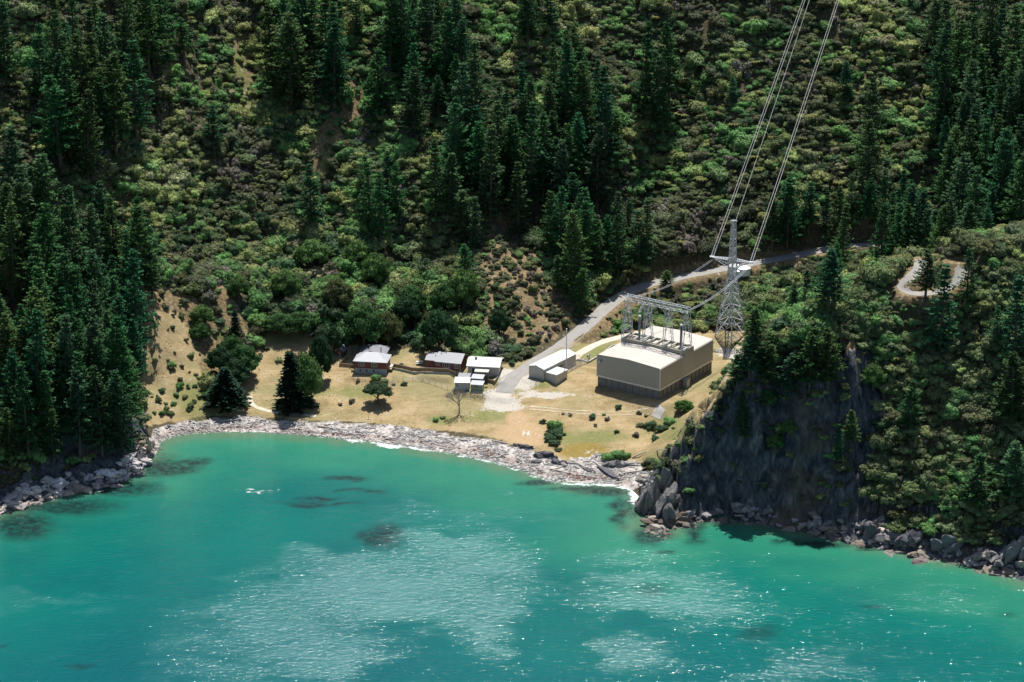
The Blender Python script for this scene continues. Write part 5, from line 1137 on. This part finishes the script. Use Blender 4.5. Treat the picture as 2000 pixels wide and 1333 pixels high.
def board_fence(pp, label, h=1.1, low=0., mat='wood'):
    L_ = line_pts(pp, 2.2); e = empty('board_fence', L_[0], 0, label, 'fence'); O = L_[0]
    b = MB(); r_ = random.Random(3)
    for p_, q_ in zip(L_[:-1], L_[1:]):
        n_ = int((q_ - p_).length / .16)
        for k in range(n_):
            a_ = p_.lerp(q_, k / n_) - O; c = p_.lerp(q_, (k + .88) / n_) - O; hh_ = low + h + r_.uniform(-.02, .03); d = (c - a_); s2 = Vector((-d.y, d.x, 0)).normalized() * .02
            b.poly([a_ - s2 + Vector((0, 0, low)), c - s2 + Vector((0, 0, low)), c + s2 + Vector((0, 0, low)), a_ + s2 + Vector((0, 0, low)), a_ - s2 + Vector((0, 0, hh_)), c - s2 + Vector((0, 0, hh_)), c + s2 + Vector((0, 0, hh_)), a_ + s2 + Vector((0, 0, hh_))], [(0, 3, 2, 1), (4, 5, 6, 7), (0, 1, 5, 4), (1, 2, 6, 5), (2, 3, 7, 6), (3, 0, 4, 7)])
    b.build('boards', M[mat], e)
    for p_ in L_: b = MB(); a_ = p_ - O; b.box(a_.x - .07, a_.x + .07, a_.y + .03, a_.y + .17, low - .9, low + h); b.build('post', M[mat], e)
    b = MB()
    for p_, q_ in zip(L_[:-1], L_[1:]): b.bar(p_ - O + Vector((0, -.04, low + h)), q_ - O + Vector((0, -.04, low + h)), .05)
    b.build('top_rail', M['old_wood'], e); return e
board_fence([(766, 721), (830, 729), (890, 738)], 'long brown board fence on a concrete wall in front of the two brick houses', 1.15, .55)
wall_line('retaining_wall', [(766, 722), (830, 730), (890, 739)], -1.2, .55, .3, 'concrete_light', 'grey concrete retaining wall under the long board fence', 'wall')
board_fence([(663, 716), (692, 719)], 'short board fence joining the left side of the pale roofed house', 1.0); board_fence([(663, 715), (679, 701)], 'board fence running back from the corner left of the pale roofed house', 1.0)
board_fence([(944, 745), (966, 750)], 'short board fence to the right of the small sheds', 1.1); board_fence([(967, 749), (973, 741)], 'end piece of board fence between the garage and the road', 1.0)
wall_line('retaining_wall', [(1150, 709), (1170, 697), (1195, 678), (1208, 675)], -.5, .55, .35, 'concrete_light', 'low concrete wall along the left side of the cream hall', 'wall')
wall_line('retaining_wall', [(1106, 716), (1128, 704), (1149, 710)], -.5, .45, .3, 'concrete_light', 'low concrete wall around the gravel yard of the long shed', 'wall')
def post_fence(pp, label, sp=2.6, h=1.15, mat='old_wood', r=.055, mesh=False, name='wire_fence'):
    L_ = line_pts(pp, sp); O = L_[0]; e = empty(name, O, 0, label, 'fence')
    for p_ in L_: b = MB(); a_ = p_ - O; b.bar(a_ - Vector((0, 0, .4)), a_ + Vector((0, 0, h)), r, r, 5); b.build('post', M[mat], e)
    b = MB()
    for p_, q_ in zip(L_[:-1], L_[1:]):
        for hh_ in ((.35, .7, 1.05) if not mesh else [h * k / 6 for k in range(7)]): b.bar(p_ - O + Vector((0, 0, min(hh_, h))), q_ - O + Vector((0, 0, min(hh_, h))), .018)
        if mesh:
            for k in range(12): c = p_.lerp(q_, k / 12) - O; c2 = p_.lerp(q_, (k + 1) / 12) - O; b.bar(c, c2 + Vector((0, 0, h)), .014); b.bar(c2, c + Vector((0, 0, h)), .014)
    b.build('wire', M['steel'], e); return e
post_fence([(768, 741), (826, 744), (862, 757), (886, 764)], 'old wire fence with thin posts running across the grass to the small sheds')
post_fence([(919, 771), (943, 773), (958, 764)], 'wire fence in front of the green boarded shed')
post_fence([(1108, 729), (1135, 714), (1149, 709), (1152, 700)], 'chain link fence around the gravel yard of the long shed', 2.4, 1.9, 'steel', .05, True, 'chain_link_fence')
# water tanks by the road behind the pylon
for k, (px, py, r_, lb) in enumerate(((1434, 529, 1.9, 'white water tank partly hidden by the pylon'), (1452, 533, 2.2, 'white water tank right of the pylon below the road'), (1441, 538, 1.5, 'smaller white water tank in front of the other two'))):
    x, y, z = [float(v) for v in hit(px, py)]; e = empty('water_tank', (x, y, z), 0, lb, 'water tank'); b = MB(); b.bar((0, 0, -.6), (0, 0, 1.7), r_, r_, 20); b.build('tank_body', M['tank_white'], e)
    b = MB(); b.bar((0, 0, 1.7), (0, 0, 2.15), r_ * 1.03, r_ * .2, 20); b.build('tank_lid', M['tank_white'], e)
# picnic table
x, y, z = [float(v) for v in hit(819.5, 711)]; e = empty('picnic_table', (x, y, z), .1, 'white picnic table on the lawn between the two brick houses', 'picnic table')
b = MB(); b.box(-1.0, 1.0, -.4, .4, .70, .76); b.build('table_top', M['tank_white'], e)
for sg in (-1, 1): b = MB(); b.box(-1.0, 1.0, sg * .75 - .14, sg * .75 + .14, .42, .47); b.build('bench', M['tank_white'], e)
for sx in (-.7, .7): b = MB(); b.bar((sx, -.7, 0), (sx, .1, .7), .05); b.bar((sx, .7, 0), (sx, -.1, .7), .05); b.box(sx - .04, sx + .04, -.75, .75, .36, .42); b.build('leg', M['old_wood'], e)
# small red tractor under the left trees
x, y, z = [float(v) for v in hit(505, 699)]; e = empty('tractor', (x, y, z), .3, 'small old red tractor parked under the trees at the back left of the grass', 'tractor')
b = MB(); b.box(-1.3, .2, -.35, .35, .6, 1.25); b.box(.2, .9, -.45, .45, .55, .95); b.build('body', M['rust'], e, .06)
b = MB(); b.box(.35, .85, -.25, .25, .95, 1.05); b.box(.8, .88, -.25, .25, 1.05, 1.4); b.build('seat', M['black'], e); b = MB(); b.bar((.05, 0, 1.2), (.25, 0, 1.5), .03); b.bar((.2, 0, 1.45), (.26, 0, 1.49), .2, .2, 10); b.build('steering_wheel', M['black'], e)
for xx, rr2, yy in ((.65, .62, .62), (.65, .62, -.62), (-1.0, .36, .5), (-1.0, .36, -.5)): b = MB(); b.bar((xx, yy - .13, rr2), (xx, yy + .13, rr2), rr2, rr2, 14); o = b.build('wheel', M['black'], e); b = MB(); b.bar((xx, yy - .15, rr2), (xx, yy + .15, rr2), rr2 * .5, rr2 * .5, 10); b.build('rim', M['tank_white'], o)
# concrete slab, helipad letter
def drape(name, polys_local, ox, oy, rzz, mat, lift=.06):
    b = MB(); c_, s_ = math.cos(rzz), math.sin(rzz)
    for x0, x1, y0, y1 in polys_local:
        nx_ = max(1, int((x1 - x0) / .4)); ny_ = max(1, int((y1 - y0) / .4)); vs = []; fs = []
        for j in range(ny_ + 1):
            for i in range(nx_ + 1):
                lx = x0 + (x1 - x0) * i / nx_; ly = y0 + (y1 - y0) * j / ny_; X = ox + lx * c_ - ly * s_; Y = oy + lx * s_ + ly * c_; vs.append((X, Y, gz(X, Y) + lift))
        for j in range(ny_):
            for i in range(nx_): q = j * (nx_ + 1) + i; fs.append((q, q + 1, q + nx_ + 2, q + nx_ + 1))
        b.poly(vs, fs)
    return b.build(name, M[mat])
x, y, z = [float(v) for v in hit(1027, 847)]
o = drape('helipad_marking', [(-.85, -.55, -1.35, 1.35), (.55, .85, -1.35, 1.35), (-.55, .55, -.22, .22)], x, y, -.15, 'off_white'); tag(o, 'white letter H laid out on the mown landing circle near the beach', 'ground marking')
x, y, z = [float(v) for v in hit(1286, 805)]; o = drape('concrete_slab', [(-1.4, 1.4, -1.6, 1.6)], x, y, rz, 'concrete_light', .1); tag(o, 'small bare concrete slab in the grass below the front corner of the cream hall', 'slab')
# fallen logs behind the hut
def log(p0, p1, r, label, mat='old_wood', lift=.3, name='log', group=None, cat='log'):
    a_ = Vector([float(v) for v in hit(*p0)]); c = Vector([float(v) for v in hit(*p1)]); a_.z += lift; c.z += lift; m_ = a_.lerp(c, .5) + Vector((0, 0, .08)); b = MB(); b.tube([a_, a_.lerp(m_, .5), m_, c], [r, r * .95, r * .85, r * .5], 7); o = b.build(name, M[mat]); return tag(o, label, cat, group)
log((606, 662), (636, 645), .32, 'pale fallen trunk lying uphill at the back of the grass', lift=1.2); log((630, 660), (656, 651), .25, 'fallen trunk lying just above the small brown hut', lift=.9); log((655, 651), (670, 652), .22, 'short broken trunk under the large tree behind the hut', lift=1.0)
# ---------------------------------------------------------------- rocks, beach, driftwood
m, nt, b_ = nodes('shore_rock'); at = N(nt, 'ShaderNodeAttribute', attribute_type='INSTANCER', attribute_name='tint'); pos = geo(nt); nr_ = noise(nt, 1.6, 7, .7, pos); 
cc = mix(nt, mapr(nt, nr_, .35, .65, 0, 1), at.outputs['Color'], (.55, .55, .55), 'MULTIPLY'); nt.links.new(cc, b_.inputs['Base Color']); b_.inputs['Roughness'].default_value = .9; bump(nt, b_, nr_, .8, .3); M['rock'] = m
def rock_mesh(seed, sub=3, flat=.6):
    import bmesh
    gg = np.random.default_rng(seed); bm = bmesh.new(); bmesh.ops.create_icosphere(bm, subdivisions=sub, radius=1)
    pl = [(unit(gg.normal(size=3)), gg.uniform(.45, .85)) for _ in range(15)]
    for v in bm.verts:
        p = np.array(v.co[:])
        for n_, d in pl:
            q = p @ n_
            if q > d: p = p - n_ * (q - d)
        k_ = float(1 - abs(fbm(np.array(p[0] * 2.2 + p[2] + seed), np.array(p[1] * 2.2 - p[2]), 3, seed))); p = p * (.80 + .32 * k_ + .02 * gg.normal()); v.co = (p[0] * 1.25, p[1] * .85, p[2] * flat)
    me = bpy.data.meshes.new('rock'); bm.to_mesh(me); bm.free(); me.materials.append(M['rock']); return me
def crag_mesh(seed):
    gg = random.Random(seed); parts_ = []
    import bmesh
    bm = bmesh.new()
    for k in range(11):
        a = gg.uniform(0, 6.28); r = math.sqrt(gg.random()) * .8; me = rock_mesh(seed * 31 + k, 2, gg.uniform(.9, 1.5)); s = gg.uniform(.28, .55) * (1.15 - r * .6)
        M4 = Matrix.Translation((math.cos(a) * r, math.sin(a) * r * .8, (1 - r) * gg.uniform(.0, .55) - .15)) @ Matrix.Rotation(gg.uniform(-.5, .5) + .25, 4, 'Y') @ Matrix.Rotation(gg.uniform(0, 6.3), 4, 'Z') @ Matrix.Diagonal((s, s, s * gg.uniform(.8, 1.5), 1))
        me.transform(M4); bm.from_mesh(me)
    me = bpy.data.meshes.new('crag'); bm.to_mesh(me); bm.free(); me.materials.append(M['rock']); return me
RC = None
RK = [rock_mesh(k, 3, .55 + .1 * (k % 3)) for k in range(8)]; RKS = [rock_mesh(20 + k, 1, .6) for k in range(6)]
def log_mesh(seed):
    gg = random.Random(seed); b = MB(); p = [(-1 + 2 * k / 5, gg.uniform(-.06, .06), gg.uniform(-.02, .05)) for k in range(6)]; b.tube(p, [.075, .07, .07, .06, .05, .03], 6)
    if seed % 2: b.tube([(.1, 0, 0), (.35, .25, .12)], [.04, .015], 5)
    me = bpy.data.meshes.new('log'); me.from_pydata(b.v, [], b.f); me.materials.append(M['rock']); return me
LG = [log_mesh(k) for k in range(4)]
# cobbles and drift litter on the beach
x, y = cand(-165, 60, 630, 700, .52); z = lookup(ZZ, x, y); px, py = pix(x, y, z); bm_ = lookup(beach, x, y)
ok = (bm_ > .5) & (z > -.35) & (g.random(len(x)) < np.clip(.62 + fbm(x / 4, y / 3, 3, 88) * 1.6, .12, .95)); x, y, z = x[ok], y[ok], z[ok]; n = len(x); print('cobbles', n)
s = g.gamma(2.2, .10, n) + .06; wv_ = lookup(weed, x, y)
T_ = np.where(g.random((n, 1)) < .78, np.array([(.44, .42, .395)]), np.where(g.random((n, 1)) < .5, np.array([(.34, .32, .31)]), np.array([(.16, .15, .16)]))) * g.uniform(.75, 1.15, (n, 1))
T_ = np.where((wv_[:, None] > .35) & (g.random((n, 1)) < .5), np.array([(.17, .085, .06)]) * g.uniform(.6, 1.5, (n, 1)), T_)
lg = g.random(n) < .13; vi_ = np.where(lg, 6 + g.integers(0, 4, n), g.integers(0, 6, n)); al_ = -.12 + fbm(x / 20, y / 20, 2, 9) * .5
S_ = np.stack([s * 1.2, s, s * .9], 1); S_[lg] = (g.uniform(.7, 2.0, lg.sum())[:, None]) * np.array([[1, 1, 1.2]]); T_[lg] = np.array([(.56, .52, .47)]) * g.uniform(.8, 1.15, (lg.sum(), 1))
scatter('pebbles', 'pale cobbles, drift litter and red brown weed piled along the beach', 'pebbles', np.stack([x, y, z + .04], 1), S_, np.stack([0 * s, 0 * s, np.where(lg, al_ + g.normal(size=n) * .5, g.uniform(0, 6.28, n))], 1), vi_, T_, RKS + LG)
# rock rubble at the foot of both headlands (past counting)
x, y = cand(-215, 215, 585, 680, .85); z = lookup(ZZ, x, y); px, py = pix(x, y, z); ed = 3.2 + fbm(x / 8, y / 8, 3, 12) * 2.4
ok = (z > -1.1) & (z < ed) & ((px < 300) | (px > 1225)) & ((y < 660) | (px < 300)) & (lookup(rock, x, y) > .3) & (g.random(len(x)) < .55); x, y, z = x[ok], y[ok], z[ok]; n = len(x); print('rubble', n)
s = g.gamma(2.2, .36, n) + .2; T_ = np.where(g.random((n, 1)) < .6, np.array([(.27, .25, .25)]), np.array([(.42, .37, .31)])) * g.uniform(.6, 1.25, (n, 1)); T_ = np.where((z[:, None] < .3), T_ * .55 + np.array([(.05, .03, .015)]), T_)
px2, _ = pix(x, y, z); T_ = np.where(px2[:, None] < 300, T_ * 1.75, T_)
scatter('rubble', 'broken grey and brown shore rock along the foot of the cliffs', 'rubble', np.stack([x, y, z - .1], 1), np.stack([s, s, s * .9], 1), np.stack([g.normal(size=n) * .3, g.normal(size=n) * .3, g.uniform(0, 6.28, n)], 1), g.integers(0, 8, n), T_, RK)
# single rocks
RC = [crag_mesh(k + 1) for k in range(6)]
def boulder(px, py, sx, sy, sz, rz_, label, tint=(.24, .225, .22), k=0, sink=.3, group=None):
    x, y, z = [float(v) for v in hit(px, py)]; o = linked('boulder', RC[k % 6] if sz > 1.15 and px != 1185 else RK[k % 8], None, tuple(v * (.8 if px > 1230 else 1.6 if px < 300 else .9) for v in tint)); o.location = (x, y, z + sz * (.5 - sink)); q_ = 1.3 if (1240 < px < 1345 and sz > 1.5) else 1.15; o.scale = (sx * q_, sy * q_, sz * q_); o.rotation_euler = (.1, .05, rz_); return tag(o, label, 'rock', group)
for q in [(1185, 923, 4.2, 1.3, 1.8, -.9, 'long dark upturned slab of rock lying across the driftwood beach', (.15, .145, .16), 0), (1205, 910, 3.6, 1.5, 1.9, .15, 'grey humped rock below the bright green strip behind the beach', (.28, .27, .27), 1), (1070, 893, 3.8, 1.6, 1.7, -.4, 'dark rock ledge just below the dry landing circle', (.11, .11, .12), 2),
 (1020, 874, 3.4, 1.2, 1.4, -.5, 'dark shaded ledge at the top of the beach left of the landing circle', (.12, .12, .13), 3), (1047, 904, 1.5, .9, 1.0, 0, 'square dark rock near the water in the middle of the beach', (.13, .13, .14), 4), (1092, 905, 2.8, 1.2, 1.3, -.5, 'dark broken ledge at the right end of the long ledge', (.13, .13, .14), 5), (1148, 918, 2.4, .9, 1.0, -.7, 'small dark slab left of the long upturned slab', (.16, .15, .16), 6),
 (1275, 993, 3.4, 3.2, 7.5, .3, 'tall ragged grey stack at the tip of the headland', (.27, .255, .245), 1), (1308, 1000, 4.0, 3.0, 6.5, 1.0, 'broad rough rock with a dark hollow below the headland tip', (.25, .235, .225), 2), (1290, 1020, 5.2, 2.6, 1.6, .1, 'low brown rock shelf at the very tip of the headland', (.20, .155, .12), 3), (1328, 1010, 3.8, 2.0, 1.6, .3, 'low brown shelf right of the headland tip', (.19, .15, .12), 4), (1296, 955, 3.0, 2.0, 5.5, .6, 'steep slanting rock rib where the headland meets the beach', (.30, .28, .26), 6),
 (1345, 1046, 3.2, 1.0, .9, .95, 'brown weedy reef breaking the water right of the headland tip', (.11, .085, .045), 5), (1365, 1030, 2.4, 1.0, .8, .8, 'inner end of the brown weedy reef right of the headland tip', (.11, .085, .05), 6), (1410, 1022, 1.6, .7, .5, .2, 'small brown rock awash under the shaded cliff', (.14, .09, .05), 0), (1412, 1030, 1.3, .6, .5, 0, 'second small brown rock awash under the shaded cliff', (.14, .09, .05), 1), (1514, 1060, 1.7, 1.0, .7, .2, 'lone dark rock in the water off the cliff', (.10, .09, .08), 2),
 (1600, 1026, 3.2, 2.2, 2.2, .2, 'pile of pale broken slabs at the foot of the cliff', (.42, .38, .33), 3), (1622, 1036, 2.6, 1.6, 1.4, -.3, 'brownish slab below the pale broken pile', (.30, .24, .18), 4), (1705, 1040, 3.6, 2.6, 5.2, .3, 'tall dark pointed rock buttress on the right shore', (.17, .16, .17), 5), (1735, 1056, 2.4, 1.4, 1.3, .4, 'brown rocks between the two dark buttresses', (.33, .26, .20), 6), (1775, 1060, 3.4, 2.4, 3.0, .1, 'dark rounded buttress right of the pointed one', (.17, .165, .175), 7), (1850, 1072, 5.2, 2.6, 4.0, .2, 'broad grey ribbed buttress on the right shore', (.24, .235, .24), 0),
 (1925, 1088, 3.0, 1.8, 1.8, .2, 'pale broken rock near the right end of the shore', (.42, .37, .31), 1), (1960, 1098, 3.4, 2.0, 2.6, .5, 'grey rock at the right end of the shore', (.27, .26, .26), 2), (1948, 1130, 2.4, 1.1, .8, .7, 'reddish brown rock in the water at the right edge', (.26, .17, .12), 3), (1985, 1082, 4.4, 2.8, 5.2, .5, 'steep grey crag at the right edge of the shore', (.28, .27, .27), 4),
 (210, 925, 4.2, 2.2, 1.6, .2, 'pale grey rock apron on the left shore', (.46, .44, .43), 1), (245, 905, 3.8, 2.0, 2.2, .5, 'pale humped rock on the left shore', (.42, .40, .39), 2), (110, 945, 3.6, 2.0, 1.8, .1, 'grey rocks in the middle of the left shore', (.36, .35, .36), 4), (55, 960, 3.8, 1.8, 1.6, .2, 'pale broken rocks toward the left edge of the shore', (.40, .38, .37), 5), (15, 985, 3.2, 1.6, 1.2, .2, 'flat rock shelf at the left edge of the picture', (.33, .31, .30), 6), (285, 875, 3.0, 2.0, 3.4, .8, 'brown crag where the left spur meets the beach', (.33, .26, .21), 7)]:
    boulder(*q[:7], q[7] if len(q) > 7 else '', k=q[8])
# driftwood
for q in [((1120, 902), (1160, 925), .35, 'long pale driftwood trunk lying diagonally left of the upturned slab'), ((1160, 903), (1192, 927), .28, 'driftwood trunk leaning along the upturned slab'), ((1215, 908), (1262, 905), .26, 'driftwood trunk at the top of the beach by the headland'), ((1208, 928), (1252, 921), .26, 'driftwood trunk near the water by the headland'), ((1075, 918), (1110, 926), .24, 'driftwood trunk above the foam in the middle of the beach'),
          ((1100, 905), (1135, 908), .25, 'driftwood trunk along the upper beach'), ((1128, 929), (1165, 935), .22, 'driftwood trunk just above the breaking water'), ((960, 862), (992, 868), .22, 'driftwood trunk below the mown circle on the left'), ((1235, 895), (1262, 884), .25, 'white branch propped where the beach meets the headland'), ((1283, 881), (1304, 880), .15, 'thin white stick on the green patch beside the headland'), ((430, 824), (468, 822), .22, 'driftwood trunk at the left end of the beach'), ((620, 834), (655, 839), .2, 'driftwood trunk below the dark conifer')]:
    log(q[0], q[1], q[2], q[3], 'old_wood', .25, 'driftwood', cat='driftwood')
# bushes on the open flats, each its own
for q in [(1208, 798, 1.0, 'small dark round bush on the dry bank below the hall', 2), (1157, 817, 1.2, 'dark bush left of the pair in the middle of the dry flat', 2), (1187, 821, 1.1, 'grey bush right of the pair in the middle of the dry flat', 4), (1163, 833, .9, 'faded grey bush below the dark one in the middle of the flat', 4), (1115, 812, 1.0, 'brownish bush at the upper left of the dry flat', 4), (1101, 809, .8, 'pale brown bush beside the track on the dry flat', 4), (1061, 826, 1.0, 'low dark bush above the mown landing circle', 2), (1204, 845, .8, 'low dark bush in the straw coloured grass', 2), (1251, 832, 1.4, 'dark bush left of the cluster below the hall corner', 0), (1272, 836, 1.9, 'large dark bush in the cluster below the hall corner', 2),
          (1248, 808, 1.0, 'olive bush beside the small concrete slab', 0), (1262, 812, .8, 'low olive bush just below the concrete slab', 6), (1240, 852, 1.6, 'flat brown bush on the lower flat', 4), (1292, 842, 1.7, 'dark bush against the green patch', 2), (1310, 826, 1.9, 'green bush right of the cluster below the hall corner', 5), (1280, 860, 1.4, 'dark bush at the left of the green patch by the headland', 2), (1345, 828, 2.0, 'grey brown bush on the bank beside the headland', 4), (1082, 838, 2.3, 'bright green bush at the top of the hedge beside the landing circle', 5), (1090, 850, 2.2, 'dark bush in the middle of the hedge beside the landing circle', 2), (1072, 858, 1.8, 'dark bush on the left of the hedge beside the landing circle', 2), (1083, 868, 1.6, 'small dark bush low in the hedge beside the landing circle', 2), (1090, 880, 1.3, 'lowest bush of the hedge beside the landing circle', 0),
          (1190, 898, 2.2, 'bright green bush left in the strip behind the beach rocks', 5), (1207, 896, 2.2, 'bright green bush in the strip behind the beach rocks', 5), (1221, 895, 1.6, 'green bush right in the strip behind the beach rocks', 5), (700, 745, 1.1, 'grey bush below the basement of the pale roofed house', 4), (732, 741, 1.6, 'green bush in front of the pale roofed house', 5), (750, 745, 1.4, 'olive bush at the right corner of the pale roofed house', 6), (790, 752, 1.0, 'dark round bush below the long board fence', 2), (769, 753, .9, 'brownish bush right of the umbrella shaped tree', 4), (686, 785, 1.5, 'tangled dead grey bush on the grass left of the umbrella shaped tree', 4), (664, 792, .9, 'small grey bush at the end of the dead tangle', 4),
          (783, 713, .7, 'small shrub on the lawn behind the board fence', 2), (650, 708, 1.2, 'grey bush left of the corner of the board fence', 4), (605, 700, 2.2, 'bare grey bush behind the dark conifer', 4), (580, 697, 1.8, 'bare grey bush in the old garden left of the conifer', 4), (545, 706, 1.5, 'overgrown bush in the old garden', 6), (1000, 712, 1.2, 'dark bush at the bend of the road behind the garage', 2), (520, 682, 1.4, 'grey green bush at the head of the left grass', 0), (690, 727, .9, 'rough shrub at the left corner of the basement', 4), (850, 822, 1.0, 'low green rushes in the hollow above the beach', 5), (865, 817, 1.0, 'rushes at the upper end of the hollow above the beach', 6)]:
    x, y, z = [float(v) for v in hit(q[0], q[1])]; ci_ = q[4]; o = linked('shrub', BUSH[{4: 10, 5: 1, 2: 2, 0: 6, 6: 7}[ci_] + random.randint(0, 2)], None, PAL[ci_] * random.uniform(.85, 1.2)); o.location = (x, y, z - .15 * q[2]); o.scale = (q[2], q[2], q[2] * random.uniform(.75, 1.0)); o.rotation_euler = (0, 0, random.uniform(0, 6)); tag(o, q[3], 'shrub')
